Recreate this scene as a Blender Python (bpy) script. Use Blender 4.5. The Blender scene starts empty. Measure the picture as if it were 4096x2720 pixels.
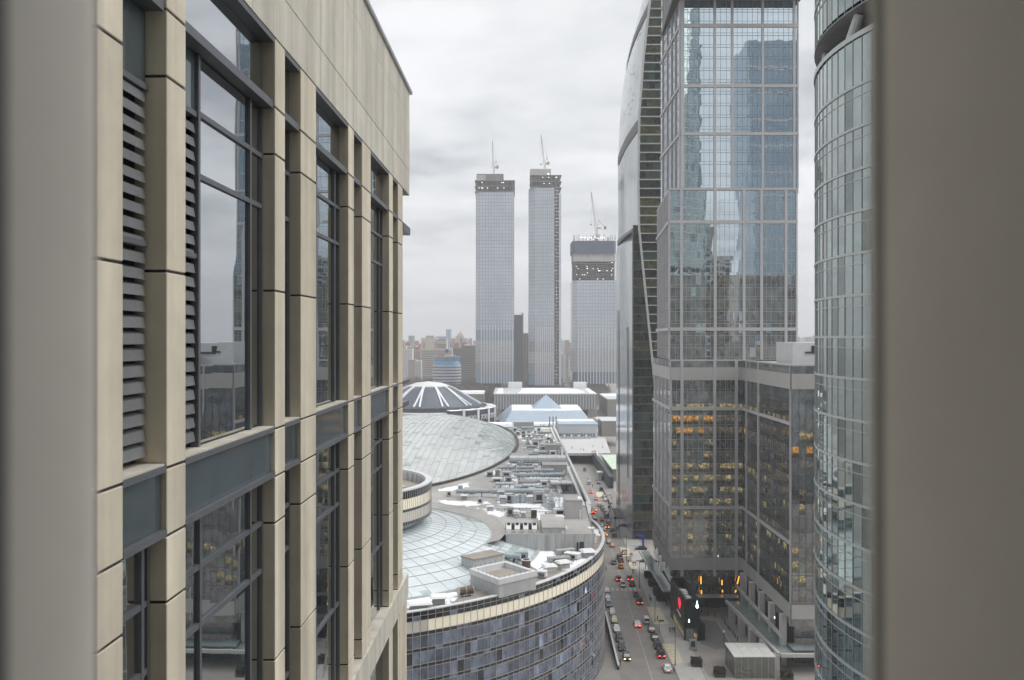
import bpy, bmesh, math, random
from mathutils import Vector, Matrix, geometry
random.seed(11)
R = math.radians
sc = bpy.context.scene
col = sc.collection

# ------------------------------------------------------------------ camera, world, sun, exposure
F, U0, V0, H = 3600.0, 2048.0, 1348.0, 80.0       # focal length / principal point (photo pixels), eye height
cam_d = bpy.data.cameras.new('camera'); cam = bpy.data.objects.new('camera', cam_d); col.objects.link(cam)
cam.location = (0, 0, H); cam.rotation_euler = (R(90), 0, 0)
cam_d.sensor_width = 36; cam_d.lens = 36 * F / 4096; cam_d.shift_y = -12 / 4096
cam_d.clip_start = 0.02; cam_d.clip_end = 20000
cam_d.dof.use_dof = True; cam_d.dof.focus_distance = 260; cam_d.dof.aperture_fstop = 4.2
sc.camera = cam
sc.view_settings.view_transform = 'Standard'; sc.view_settings.look = 'None'
sc.view_settings.exposure = 1.5; sc.view_settings.gamma = 1.0
cy = sc.cycles
cy.use_denoising = True; cy.max_bounces = 6; cy.diffuse_bounces = 3; cy.glossy_bounces = 4
cy.transmission_bounces = 6; cy.transparent_max_bounces = 8; cy.volume_bounces = 0; cy.sample_clamp_indirect = 4.0
cy.caustics_reflective = False; cy.caustics_refractive = False

SUN_EL, SUN_AZ = R(52), R(82)                      # azimuth clockwise from +Y
w = bpy.data.worlds.new('World'); sc.world = w; w.use_nodes = True
nt = w.node_tree; nt.nodes.clear()
N = nt.nodes.new; Lk = nt.links.new
def _math(op, a, b=None, c=None):
    n = N('ShaderNodeMath'); n.operation = op
    for i, v in enumerate((a, b, c)):
        if v is None: continue
        if isinstance(v, (int, float)): n.inputs[i].default_value = v
        else: Lk(v, n.inputs[i])
    return n.outputs[0]
tc = N('ShaderNodeTexCoord'); sep = N('ShaderNodeSeparateXYZ'); Lk(tc.outputs['Generated'], sep.inputs[0])
zz = _math('ADD', _math('MAXIMUM', sep.outputs[2], 0.0), 0.13)
cmb = N('ShaderNodeCombineXYZ')
Lk(_math('DIVIDE', sep.outputs[0], zz), cmb.inputs[0]); Lk(_math('DIVIDE', sep.outputs[1], zz), cmb.inputs[1])
n1 = N('ShaderNodeTexNoise'); n1.inputs['Scale'].default_value = 1.15; n1.inputs['Detail'].default_value = 6; n1.inputs['Roughness'].default_value = 0.52; n1.inputs['Distortion'].default_value = 0.35
n2 = N('ShaderNodeTexNoise'); n2.inputs['Scale'].default_value = 3.4; n2.inputs['Detail'].default_value = 5; n2.inputs['Roughness'].default_value = 0.55
mpg = N('ShaderNodeMapping'); mpg.inputs['Location'].default_value = (3.1, 1.7, 0); Lk(cmb.outputs[0], mpg.inputs[0])
Lk(mpg.outputs[0], n1.inputs['Vector']); Lk(mpg.outputs[0], n2.inputs['Vector'])
nn = _math('ADD', _math('MULTIPLY', n1.outputs[0], 0.7), _math('MULTIPLY', n2.outputs[0], 0.3))
cr = N('ShaderNodeValToRGB'); Lk(nn, cr.inputs[0])
cr.color_ramp.elements[0].position = 0.38; cr.color_ramp.elements[0].color = (0.200, 0.207, 0.218, 1)
cr.color_ramp.elements[1].position = 0.61; cr.color_ramp.elements[1].color = (0.372, 0.375, 0.381, 1)
e = cr.color_ramp.elements.new(0.48); e.color = (0.300, 0.305, 0.312, 1)
# towards the horizon the cloud deck thins out to an even pale band
hz = N('ShaderNodeMapRange'); hz.inputs[1].default_value = 0.0; hz.inputs[2].default_value = 0.16; hz.inputs[3].default_value = 0.62; hz.inputs[4].default_value = 0.0
Lk(sep.outputs[2], hz.inputs[0])
mx = N('ShaderNodeMix'); mx.data_type = 'RGBA'; Lk(hz.outputs[0], mx.inputs[0]); Lk(cr.outputs[0], mx.inputs[6]); mx.inputs[7].default_value = (0.322, 0.320, 0.319, 1)
sky = N('ShaderNodeTexSky'); sky.sky_type = 'NISHITA'; sky.sun_disc = False; sky.sun_elevation = SUN_EL; sky.sun_rotation = SUN_AZ
sks = N('ShaderNodeVectorMath'); sks.operation = 'SCALE'; Lk(sky.outputs[0], sks.inputs[0]); sks.inputs[3].default_value = 0.05
mx2 = N('ShaderNodeMix'); mx2.data_type = 'RGBA'; mx2.inputs[0].default_value = 0.94; Lk(sks.outputs[0], mx2.inputs[6]); Lk(mx.outputs[2], mx2.inputs[7])
bg = N('ShaderNodeBackground'); bg.inputs[1].default_value = 1.0; Lk(mx2.outputs[2], bg.inputs[0])
wo = N('ShaderNodeOutputWorld'); Lk(bg.outputs[0], wo.inputs[0])

sd = bpy.data.lights.new('sun', 'SUN'); so = bpy.data.objects.new('sun', sd); col.objects.link(so)
sd.energy = 1.5; sd.angle = R(75); sd.color = (1.0, 0.97, 0.93)
dv = Vector((math.sin(SUN_AZ) * math.cos(SUN_EL), math.cos(SUN_AZ) * math.cos(SUN_EL), math.sin(SUN_EL)))
so.rotation_euler = dv.to_track_quat('Z', 'Y').to_euler(); so.location = (0, 0, 400)

# ------------------------------------------------------------------ helpers
def PX(u, d): return (u - U0) / F * d               # photo column at depth d -> X
def PZ(v, d): return H - (v - V0) / F * d           # photo row at depth d -> Z
def G(u, v, z=0.0):                                 # photo pixel on the level plane z -> (X, Y)
    d = F * (H - z) / (v - V0); return ((u - U0) / F * d, d)

MATS = {}
def mat(name, rgb, rough=0.6, metal=0.0, var=0.12, scale=0.8, detail=4.0, bump=0.0, bscale=3.0, emit=0.0, emitc=None,
        ior=1.45, rgb2=None, stretch=(1, 1, 1), spec=None, streak=0.0, coat=0.0, objvar=0.0):
    m = bpy.data.materials.new(name); m.use_nodes = True; t = m.node_tree; b = t.nodes['Principled BSDF']
    n = t.nodes.new; l = t.links.new
    b.inputs['Roughness'].default_value = rough; b.inputs['Metallic'].default_value = metal; b.inputs['IOR'].default_value = ior
    if coat: b.inputs['Coat Weight'].default_value = coat; b.inputs['Coat Roughness'].default_value = 0.05
    if spec is not None: b.inputs['Specular IOR Level'].default_value = spec
    geo = n('ShaderNodeNewGeometry'); mp = n('ShaderNodeMapping'); mp.inputs['Scale'].default_value = stretch
    l(geo.outputs['Position'], mp.inputs[0])
    no = n('ShaderNodeTexNoise'); no.inputs['Scale'].default_value = scale; no.inputs['Detail'].default_value = detail; no.inputs['Roughness'].default_value = 0.6
    l(mp.outputs[0], no.inputs['Vector'])
    rp = n('ShaderNodeValToRGB'); rp.color_ramp.elements[0].position = 0.3; rp.color_ramp.elements[1].position = 0.7
    c2 = rgb2 or tuple(min(1, c * (1 + var)) for c in rgb); c1 = rgb if rgb2 else tuple(c * (1 - var) for c in rgb)
    rp.color_ramp.elements[0].color = (*c1, 1); rp.color_ramp.elements[1].color = (*c2, 1)
    l(no.outputs[0], rp.inputs[0]); out = rp.outputs[0]
    if streak:
        ms = n('ShaderNodeMapping'); ms.inputs['Scale'].default_value = (2.2, 2.2, 0.12); l(geo.outputs['Position'], ms.inputs[0])
        ns = n('ShaderNodeTexNoise'); ns.inputs['Scale'].default_value = 1.0; ns.inputs['Detail'].default_value = 3; l(ms.outputs[0], ns.inputs['Vector'])
        mr = n('ShaderNodeMapRange'); mr.inputs[1].default_value = 0.35; mr.inputs[2].default_value = 0.7; mr.inputs[3].default_value = 1 - streak; mr.inputs[4].default_value = 1 + streak * .4
        l(ns.outputs[0], mr.inputs[0]); sv = n('ShaderNodeVectorMath'); sv.operation = 'SCALE'; l(out, sv.inputs[0]); l(mr.outputs[0], sv.inputs[3]); out = sv.outputs[0]
    if objvar:
        oi = n('ShaderNodeObjectInfo'); mr = n('ShaderNodeMapRange'); mr.inputs[3].default_value = 1 - objvar; mr.inputs[4].default_value = 1 + objvar
        l(oi.outputs['Random'], mr.inputs[0]); sv = n('ShaderNodeVectorMath'); sv.operation = 'SCALE'; l(out, sv.inputs[0]); l(mr.outputs[0], sv.inputs[3]); out = sv.outputs[0]
    l(out, b.inputs['Base Color'])
    if bump:
        nb = n('ShaderNodeTexNoise'); nb.inputs['Scale'].default_value = bscale; nb.inputs['Detail'].default_value = 2; l(mp.outputs[0], nb.inputs['Vector'])
        bp = n('ShaderNodeBump'); bp.inputs['Strength'].default_value = 1.0; bp.inputs['Distance'].default_value = bump; l(nb.outputs[0], bp.inputs['Height']); l(bp.outputs[0], b.inputs['Normal'])
    if emit:
        b.inputs['Emission Strength'].default_value = emit; b.inputs['Emission Color'].default_value = (*(emitc or rgb), 1)
    MATS[name] = m; return m

def glass(name, base, ior=2.4, rough=0.03, wave=0.004, wscale=0.7, tint=(1, 1, 1), room=0.5, rscale=0.45, lit=None, lits=0.5, litmin=.5, objvar=0.25, mirror=0.0, ceil=False):
    """mirror-coated window pane; uneven dark colour stands in for the room, pane glow for its lamps"""
    m = bpy.data.materials.new(name); m.use_nodes = True; t = m.node_tree; b = t.nodes['Principled BSDF']; n = t.nodes.new; l = t.links.new
    b.inputs['Roughness'].default_value = rough; b.inputs['IOR'].default_value = ior; b.inputs['Specular Tint'].default_value = (*tint, 1)
    geo = n('ShaderNodeNewGeometry')
    mp = n('ShaderNodeMapping'); mp.inputs['Scale'].default_value = (1, 1, .6); l(geo.outputs['Position'], mp.inputs[0])
    no = n('ShaderNodeTexNoise'); no.inputs['Scale'].default_value = rscale; no.inputs['Detail'].default_value = 4; no.inputs['Roughness'].default_value = .7; l(mp.outputs[0], no.inputs['Vector'])
    mr = n('ShaderNodeMapRange'); mr.inputs[1].default_value = .3; mr.inputs[2].default_value = .75; mr.inputs[3].default_value = 1 - room; mr.inputs[4].default_value = 1 + room
    l(no.outputs[0], mr.inputs[0])
    oi = n('ShaderNodeObjectInfo'); mo = n('ShaderNodeMapRange'); mo.inputs[3].default_value = 1 - objvar; mo.inputs[4].default_value = 1 + objvar; l(oi.outputs['Random'], mo.inputs[0])
    mu = n('ShaderNodeMath'); mu.operation = 'MULTIPLY'; l(mr.outputs[0], mu.inputs[0]); l(mo.outputs[0], mu.inputs[1])
    sv = n('ShaderNodeVectorMath'); sv.operation = 'SCALE'; sv.inputs[0].default_value = base; l(mu.outputs[0], sv.inputs[3]); l(sv.outputs[0], b.inputs['Base Color'])
    if wave:
        nb = n('ShaderNodeTexNoise'); nb.inputs['Scale'].default_value = wscale; nb.inputs['Detail'].default_value = 1; mw = n('ShaderNodeMapping'); mw.inputs['Scale'].default_value = (1, 1, .4); l(geo.outputs['Position'], mw.inputs[0]); l(mw.outputs[0], nb.inputs['Vector'])
        bp = n('ShaderNodeBump'); bp.inputs['Distance'].default_value = wave; l(nb.outputs[0], bp.inputs['Height']); l(bp.outputs[0], b.inputs['Normal'])
    if lit:
        n3 = n('ShaderNodeTexNoise'); n3.inputs['Scale'].default_value = 1.9; n3.inputs['Detail'].default_value = 5; n3.inputs['Roughness'].default_value = .75; l(geo.outputs['Position'], n3.inputs['Vector'])
        m3 = n('ShaderNodeMapRange'); m3.inputs[1].default_value = litmin; m3.inputs[2].default_value = .72; m3.inputs[3].default_value = .003; m3.inputs[4].default_value = lits; l(n3.outputs[0], m3.inputs[0])
        es = m3.outputs[0]
        if ceil:                                        # pane glow stands in for ceiling lamps, kept to the upper half of each storey
            sx = n('ShaderNodeSeparateXYZ'); l(geo.outputs['Position'], sx.inputs[0]); prev_ = sx.outputs[2]
            for op_, val_ in (('SUBTRACT', 15.9), ('DIVIDE', 3.44), ('FRACT', None), ('SUBTRACT', .45), ('MULTIPLY', 4.0)):
                q_ = n('ShaderNodeMath'); q_.operation = op_; l(prev_, q_.inputs[0]); prev_ = q_.outputs[0]
                if val_ is not None: q_.inputs[1].default_value = val_
            q_.use_clamp = True
            q2 = n('ShaderNodeMath'); q2.operation = 'MULTIPLY'; l(prev_, q2.inputs[0]); l(es, q2.inputs[1]); es = q2.outputs[0]
        b.inputs['Emission Color'].default_value = (*lit, 1); l(es, b.inputs['Emission Strength'])
    if mirror:
        gl = n('ShaderNodeBsdfGlossy'); gl.inputs['Color'].default_value = (*tint, 1); gl.inputs['Roughness'].default_value = rough
        if wave: l(bp.outputs[0], gl.inputs['Normal'])
        ms = n('ShaderNodeMixShader'); ms.inputs[0].default_value = mirror; l(b.outputs[0], ms.inputs[1]); l(gl.outputs[0], ms.inputs[2])
        l(ms.outputs[0], t.nodes['Material Output'].inputs['Surface'])
    MATS[name] = m; return m

class MB:
    """collects shapes in world metres; build() links them as ONE mesh object"""
    def __init__(s): s.v = []; s.f = []; s.mi = []; s.cur = 0; s.T = None
    def add(s, vs, fs):
        o = len(s.v); s.v += [s.T(*p) if s.T else tuple(p) for p in vs]; s.f += [tuple(o + i for i in f) for f in fs]; s.mi += [s.cur] * len(fs); return s
    def quad(s, a, b, c, d): return s.add([a, b, c, d], [(0, 1, 2, 3)])
    def poly(s, ps): return s.add(ps, [tuple(range(len(ps)))])
    def box(s, x0, x1, y0, y1, z0, z1):
        return s.add([(x0,y0,z0),(x1,y0,z0),(x1,y1,z0),(x0,y1,z0),(x0,y0,z1),(x1,y0,z1),(x1,y1,z1),(x0,y1,z1)],
                     [(0,3,2,1),(4,5,6,7),(0,1,5,4),(1,2,6,5),(2,3,7,6),(3,0,4,7)])
    def cbox(s, x, y, z0, wx, wy, h, ang=0, top=1.0):
        c, q = math.cos(ang), math.sin(ang); vs = []
        for k, zq in ((1.0, z0), (top, z0 + h)):
            for a, b in ((-1,-1),(1,-1),(1,1),(-1,1)):
                px, py = a*wx/2*k, b*wy/2*k; vs.append((x + px*c - py*q, y + px*q + py*c, zq))
        return s.add(vs, [(0,3,2,1),(4,5,6,7),(0,1,5,4),(1,2,6,5),(2,3,7,6),(3,0,4,7)])
    def prism(s, pts, z0, z1):
        n = len(pts); return s.add([(p[0],p[1],z0) for p in pts] + [(p[0],p[1],z1) for p in pts],
            [tuple(reversed(range(n))), tuple(range(n, 2*n))] + [(i,(i+1)%n,n+(i+1)%n,n+i) for i in range(n)])
    def bar(s, a, b, r=0.05, up=(0, 0, 1)):
        a, b = Vector(a), Vector(b); d = b - a
        if d.length < 1e-6: return s
        d.normalize(); u = Vector(up)
        if abs(d.dot(u)) > .98: u = Vector((1, 0, 0))
        x = d.cross(u).normalized() * r; y = x.cross(d).normalized() * r
        vs = [tuple(p + i*x + j*y) for p in (a, b) for i, j in ((-1,-1),(1,-1),(1,1),(-1,1))]
        return s.add(vs, [(3,2,1,0),(4,5,6,7),(0,1,5,4),(1,2,6,5),(2,3,7,6),(3,0,4,7)])
    def tube(s, a, b, r0, r1=None, n=10, cap=True):
        r1 = r0 if r1 is None else r1; a, b = Vector(a), Vector(b); d = (b - a).normalized()
        u = Vector((0, 0, 1)) if abs(d.z) < .95 else Vector((1, 0, 0)); x = d.cross(u).normalized(); y = d.cross(x)
        vs = [tuple(p + r*(math.cos(2*math.pi*i/n)*x + math.sin(2*math.pi*i/n)*y)) for p, r in ((a, r0), (b, r1)) for i in range(n)]
        fs = [(i, n+i, n+(i+1)%n, (i+1)%n) for i in range(n)]
        if cap: fs += [tuple(range(n)), tuple(reversed(range(n, 2*n)))]
        return s.add(vs, fs)
    def lathe(s, cx, cy, prof, n=24, a0=0.0, a1=2*math.pi):
        full = abs(a1 - a0 - 2*math.pi) < 1e-6; m = n if full else n + 1
        vs = [(cx + r*math.cos(a0+(a1-a0)*i/n), cy + r*math.sin(a0+(a1-a0)*i/n), z) for r, z in prof for i in range(m)]
        fs = []
        for k in range(len(prof)-1):
            for i in range(n):
                j = (i+1) % m; fs.append((k*m+i, k*m+j, (k+1)*m+j, (k+1)*m+i))
        return s.add(vs, fs)
    def sphere(s, c, r, n=12, k=7, sz=1.0):
        prof = [(r*math.sin(math.pi*i/k), -r*sz*math.cos(math.pi*i/k)+c[2]) for i in range(k+1)]
        return s.lathe(c[0], c[1], [(max(p[0], 1e-3), p[1]) for p in prof], n)
    def build(s, name, mats, parent=None, kind=None, smooth=False, label=None):
        off = Vector((0, 0, 0)); p = parent
        while p is not None: off += p.location; p = p.parent
        me = bpy.data.meshes.new(name); me.from_pydata([(x-off.x, y-off.y, z-off.z) for x, y, z in s.v], [], s.f)
        for mm in (mats if isinstance(mats, (list, tuple)) else [mats]): me.materials.append(MATS[mm] if isinstance(mm, str) else mm)
        if isinstance(mats, (list, tuple)): me.polygons.foreach_set('material_index', s.mi)
        if smooth: me.polygons.foreach_set('use_smooth', [True]*len(me.polygons))
        me.update(); o = bpy.data.objects.new(name, me); col.objects.link(o); o.parent = parent
        if kind: o['kind'] = kind
        if label: o['label'] = label
        return o

def tag(o, label, cat, group=None, kind=None):
    if label: o['label'] = label
    if cat: o['category'] = cat
    if group: o['group'] = group
    if kind: o['kind'] = kind
    return o
def thing(name, label, cat, loc=(0, 0, 0), group=None):
    o = bpy.data.objects.new(name, None); o.empty_display_size = 0.2; col.objects.link(o); o.location = loc
    return tag(o, label, cat, group)
def struct(name, mb, m, label=None):
    o = mb.build(name, m); o['kind'] = 'structure'
    if label: o['label'] = label
    return o
def copy_tree(o, parent=None):
    c = o.copy(); col.objects.link(c); c.parent = parent
    for ch in o.children: copy_tree(ch, c)
    return c
def text_mesh(s, size, depth=0.02):
    cu = bpy.data.curves.new('lettering', 'FONT'); cu.body = s; cu.size = size; cu.extrude = depth; cu.align_x = 'CENTER'
    t = bpy.data.objects.new('lettering', cu); col.objects.link(t); dg = bpy.context.evaluated_depsgraph_get()
    me = bpy.data.meshes.new_from_object(t.evaluated_get(dg)); bpy.data.objects.remove(t); return me
ORD = ['first','second','third','fourth','fifth','sixth','seventh','eighth','ninth','tenth','eleventh','twelfth','thirteenth','fourteenth','fifteenth','sixteenth','seventeenth','eighteenth','nineteenth','twentieth']
def interp(x, tab):
    if x <= tab[0][0]: return tab[0][1]
    for (a, p), (b, q) in zip(tab, tab[1:]):
        if x <= b: return p + (q - p) * (x - a) / (b - a)
    (a, p), (b, q) = tab[-2:]; return q + (q - p) / (b - a) * (x - b)

# ------------------------------------------------------------------ materials
mat('stone_cream', (0.76, 0.695, 0.565), 0.75, var=0.08, scale=1.7, detail=8, streak=0.20, objvar=0.09)
mat('stone_frieze', (0.72, 0.69, 0.61), 0.75, var=0.07, scale=1.6, detail=8, streak=0.20, objvar=0.07)
mat('joint_dark', (0.05, 0.05, 0.055), 0.8)
mat('frame_metal', (0.21, 0.22, 0.245), 0.45, metal=0.5, var=0.08, scale=4)
mat('louvre_metal', (0.25, 0.262, 0.275), 0.5, metal=0.4, var=0.10, scale=6, objvar=.08)
mat('coping_metal', (0.50, 0.52, 0.56), 0.35, metal=0.6)
glass('window_glass', (0.020, 0.028, 0.03), ior=1.6, mirror=.50, tint=(.92,.96,1), rough=0.012, wave=0.0016, wscale=0.9, room=.7, rscale=1.2)
glass('spandrel_glass', (0.085, 0.11, 0.125), ior=1.9, rough=0.08, wave=0.001, room=.2)
mat('jamb_paint', (0.70, 0.675, 0.63), 0.55, var=0.06, scale=9, detail=5)
mat('jamb_dark', (0.16, 0.16, 0.162), 0.6)
mat('room_paint', (0.5, 0.48, 0.45), 0.7)
mat('asphalt', (0.245, 0.23, 0.212), 0.5, var=0.14, scale=0.25, detail=7, bump=0.004, bscale=20)
mat('road_paint', (0.50, 0.48, 0.44), 0.7, var=0.2, scale=1.5)
mat('pavement_grey', (0.40, 0.39, 0.37), 0.8, var=0.12, scale=0.35, detail=6)
mat('kerb_stone', (0.38, 0.375, 0.36), 0.8, var=0.1)
mat('plaza_paver', (0.30, 0.28, 0.26), 0.8, var=0.14, scale=0.22, detail=7)
mat('plaza_dark', (0.21, 0.20, 0.195), 0.8, var=0.12, scale=0.3, detail=6)
mat('crossing_cream', (0.60, 0.55, 0.40), 0.75, var=0.1, scale=1.2)
mat('city_ground', (0.16, 0.15, 0.14), 0.9, rgb2=(0.30, 0.29, 0.285), scale=0.012, detail=8)
mat('snow_white', (0.86, 0.88, 0.91), 0.7, var=0.03, scale=0.6, bump=0.03, bscale=1.5)
mat('roof_gravel', (0.30, 0.29, 0.275), 0.8, rgb2=(0.45, 0.44, 0.42), scale=0.10, detail=8)
mat('roof_brown', (0.30, 0.275, 0.24), 0.9, var=0.15, scale=0.2, detail=7)
mat('wall_grey', (0.46, 0.46, 0.46), 0.75, var=0.07, scale=0.3, detail=6, streak=0.10)
mat('panel_grey', (0.42, 0.425, 0.43), 0.6, var=0.06, scale=0.5, streak=0.08, objvar=.08)
mat('duct_blue', (0.36, 0.42, 0.45), 0.45, metal=0.35, var=0.10, scale=0.7, objvar=.10)
mat('duct_light', (0.55, 0.58, 0.60), 0.45, metal=0.3, var=0.08, scale=0.8, objvar=.10)
mat('unit_grey', (0.36, 0.37, 0.38), 0.6, var=0.10, scale=0.7, objvar=.15)
mat('unit_white', (0.70, 0.71, 0.71), 0.6, var=0.06, scale=0.9, objvar=.06)
mat('dark_grille', (0.035, 0.037, 0.04), 0.6)
mat('rust_brown', (0.13, 0.085, 0.06), 0.7, var=0.2)
mat('parapet_pale', (0.60, 0.61, 0.62), 0.5, var=0.05, scale=0.5, streak=0.06)
glass('mall_glass', (0.125, 0.150, 0.205), ior=1.75, rough=0.05, wave=0.006, wscale=0.5, tint=(.85, .9, 1.0), room=.75, rscale=.5, objvar=.45)
glass('mall_glass_pale', (0.21, 0.27, 0.36), ior=1.8, rough=0.06, wave=0.004, room=.6, rscale=.8, objvar=.3)
glass('mall_glass_dark', (0.016, 0.019, 0.028), ior=1.7, rough=0.06, wave=0.004, room=.4, objvar=.3)
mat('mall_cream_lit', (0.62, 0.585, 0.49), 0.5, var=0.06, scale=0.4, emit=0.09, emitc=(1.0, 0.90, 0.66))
mat('mall_cream', (0.58, 0.56, 0.50), 0.5, var=0.05, scale=0.4)
mat('mullion_blue', (0.20, 0.245, 0.30), .5, metal=.2)
mat('mullion_pale', (0.50, 0.48, 0.47), 0.45, metal=0.3)
mat('mullion_dark', (0.10, 0.11, 0.12), 0.5, metal=0.3)
glass('dome_glass', (0.53, 0.56, 0.55), ior=1.55, rough=0.22, wave=0.0, room=.16, rscale=.16, objvar=.06)
glass('dome_glass_green', (0.34, 0.41, 0.395), ior=1.6, rough=0.15, wave=0.0, room=.25, rscale=.3, objvar=.2)
glass('dome_glass_pale', (0.58, 0.64, 0.66), ior=1.5, rough=0.25, wave=0.0, room=.12, rscale=.12, objvar=.05)
mat('dome_rib', (0.38, 0.40, 0.40), 0.5, metal=0.3)
mat('slate_dome', (0.060, 0.075, 0.10), 0.35, var=0.25, scale=0.15, detail=6)
mat('black_cladding', (0.018, 0.020, 0.026), 0.4, var=.2)
mat('white_trim', (0.66, 0.68, 0.70), 0.6, var=.06)
glass('tower_glass', (0.06, 0.085, 0.10), ior=1.7, mirror=.64, rough=0.012, wave=0.009, wscale=0.3, tint=(.82, .93, 1.0), room=.6, rscale=.4, objvar=.4)
glass('tower_glass_low', (0.105, 0.110, 0.110), ior=1.6, mirror=.16, rough=0.02, wave=0.008, wscale=0.40, room=.7, rscale=.5, objvar=.5)
glass('tower_glass_green', (0.10, 0.125, 0.11), ior=1.75, rough=0.02, wave=0.008, wscale=.4, room=.5, rscale=.5, lit=(.55, .75, .5), lits=.03, mirror=.12)
glass('tower_glass_lit', (0.095, 0.09, 0.07), ior=1.7, rough=0.02, wave=0.006, wscale=.4, room=.6, rscale=.9, lit=(1.0, .80, .36), lits=.28, litmin=.44, ceil=True)
glass('tower_glass_dim', (0.095, 0.093, 0.082), ior=1.7, rough=0.02, wave=0.006, wscale=.4, room=.6, rscale=.9, lit=(1.0, .84, .48), lits=.12, litmin=.48, mirror=.1, ceil=True)
glass('tower_glass_orange', (0.075, 0.055, 0.035), ior=1.6, rough=0.03, wave=0.004, room=.5, rscale=.9, lit=(1.0, .48, .10), lits=.40, litmin=.40, ceil=True)
mat('tower_pier', (0.45, 0.445, 0.46), 0.55, var=0.05, scale=0.15, objvar=.04)
mat('tower_band', (0.45, 0.445, 0.445), 0.55, var=0.05, scale=0.15)
mat('tower_concrete', (0.40, 0.395, 0.375), 0.7, var=0.05, scale=0.2)
glass('sky_sheen_glass', (0.30, 0.315, 0.32), ior=1.6, rough=0.05, wave=0.005, wscale=.4, mirror=.28, room=.3, rscale=.3, objvar=.1)  # paler base colour stands in for bright sky reflected in the tower's left faces
glass('blue_tower_glass', (0.06, 0.085, 0.11), ior=1.7, rough=.03, wave=.006, mirror=.30, tint=(.75, .9, 1.0))
glass('sail_glass', (0.36, 0.395, 0.40), ior=1.55, rough=0.10, wave=0.003, wscale=.25, room=.12, rscale=.1, objvar=.04)
mat('sail_dark', (0.10, 0.105, 0.11), 0.5)
glass('office_dark', (0.022, 0.026, 0.022), ior=1.55, rough=0.04, wave=0.004, room=.8, rscale=.5, objvar=.5)
glass('office_green', (0.03, 0.05, 0.042), ior=1.5, rough=0.05, wave=0.004, room=.6, rscale=.7, lit=(.4, .75, .55), lits=.03, litmin=.5)
glass('office_lit', (0.03, 0.035, 0.02), ior=1.5, rough=0.05, wave=0.0, room=.6, rscale=.9, lit=(.95, .95, .40), lits=.5, litmin=.60)
mat('slab_edge', (0.44, 0.445, 0.44), 0.6)
mat('recess_grey', (0.24, 0.24, 0.245), .7)
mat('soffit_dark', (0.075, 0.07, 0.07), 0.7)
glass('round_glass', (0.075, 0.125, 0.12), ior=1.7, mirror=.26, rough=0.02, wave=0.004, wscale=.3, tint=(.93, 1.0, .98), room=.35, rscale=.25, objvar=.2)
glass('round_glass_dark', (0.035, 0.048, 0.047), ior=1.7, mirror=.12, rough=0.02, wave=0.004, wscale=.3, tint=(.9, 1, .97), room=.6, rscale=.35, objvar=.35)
mat('ring_metal', (0.46, 0.48, 0.475), 0.4, metal=0.35, var=.04)
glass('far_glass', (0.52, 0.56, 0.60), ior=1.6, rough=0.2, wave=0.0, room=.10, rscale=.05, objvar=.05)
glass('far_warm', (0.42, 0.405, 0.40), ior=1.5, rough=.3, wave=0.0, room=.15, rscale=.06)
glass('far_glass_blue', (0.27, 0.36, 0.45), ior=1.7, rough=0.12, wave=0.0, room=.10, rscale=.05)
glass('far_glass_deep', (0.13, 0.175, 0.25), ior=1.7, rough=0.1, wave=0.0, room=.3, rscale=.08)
mat('far_mullion', (0.16, 0.20, 0.27), 0.6)
mat('far_fin', (0.60, 0.61, 0.62), 0.6)
mat('raw_concrete', (0.19, 0.178, 0.172), 0.85, var=0.2, scale=0.15, detail=6)
mat('pale_concrete', (0.42, 0.40, 0.385), 0.85, var=0.15, scale=0.2, detail=6)
mat('formwork_blue', (0.075, 0.10, 0.145), 0.7, var=0.15, scale=0.1)
mat('crane_steel', (0.42, 0.40, 0.37), 0.6)
mat('crane_dark', (0.16, 0.15, 0.15), 0.6)
mat('lamp_white', (0.9, 0.9, 0.8), 0.5, emit=1.6, emitc=(1, .98, .85))
mat('lamp_orange', (0.9, 0.5, 0.1), 0.5, emit=.5, emitc=(1, .45, .06))
mat('hall_wall', (0.26, 0.245, 0.225), 0.8, var=0.08, scale=0.1)
mat('hall_blue', (0.31, 0.39, 0.47), 0.6, var=0.06, scale=0.05)
mat('hall_pale', (0.47, 0.50, 0.52), 0.7, var=0.08, scale=0.06)
mat('deck_pale', (0.45, 0.45, 0.45), 0.8, var=0.08, scale=0.05, detail=5)
mat('bark', (0.13, 0.105, 0.09), 0.9, var=.25, scale=.1)
mat('twig', (0.165, 0.135, 0.12), 0.9, var=.3, scale=.05)
mat('hedge_leaf', (0.055, 0.048, 0.036), 0.8, var=.4, scale=1.5)
mat('planter_dark', (0.07, 0.068, 0.066), 0.7)
mat('kiosk_black', (0.014, 0.014, 0.015), 0.45, var=.3, scale=.7)
mat('sign_red', (0.7, 0.03, 0.05), 0.5, emit=0.30, emitc=(1.0, 0.03, 0.06))
mat('sign_white', (0.8, 0.85, 1.0), 0.5, emit=2.2, emitc=(.62, .80, 1.0))
mat('canopy_glass', (0.24, 0.29, 0.28), 0.12, ior=1.5, var=.10, scale=.3)
mat('pavilion_glass', (0.36, 0.39, 0.37), 0.08, ior=1.5, var=.12, scale=.4)
mat('pavilion_roof', (0.60, 0.60, 0.57), 0.5, var=.06, scale=.6)
mat('column_pale', (0.50, 0.49, 0.47), 0.7, var=.06, scale=.4, streak=.08)
mat('tyre_rubber', (0.02, 0.02, 0.02), 0.8)
mat('rim_metal', (0.45, 0.45, 0.46), 0.35, metal=.7)
mat('car_glass', (0.03, 0.035, 0.04), 0.05, ior=1.8)
mat('tail_red', (0.35, 0.01, 0.01), 0.4)
mat('tail_lit', (0.9, 0.03, 0.02), 0.4, emit=3.0, emitc=(1.0, .04, .03))
mat('tail_amber', (0.9, 0.3, 0.02), 0.4, emit=3.0, emitc=(1.0, .22, .02))
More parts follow.
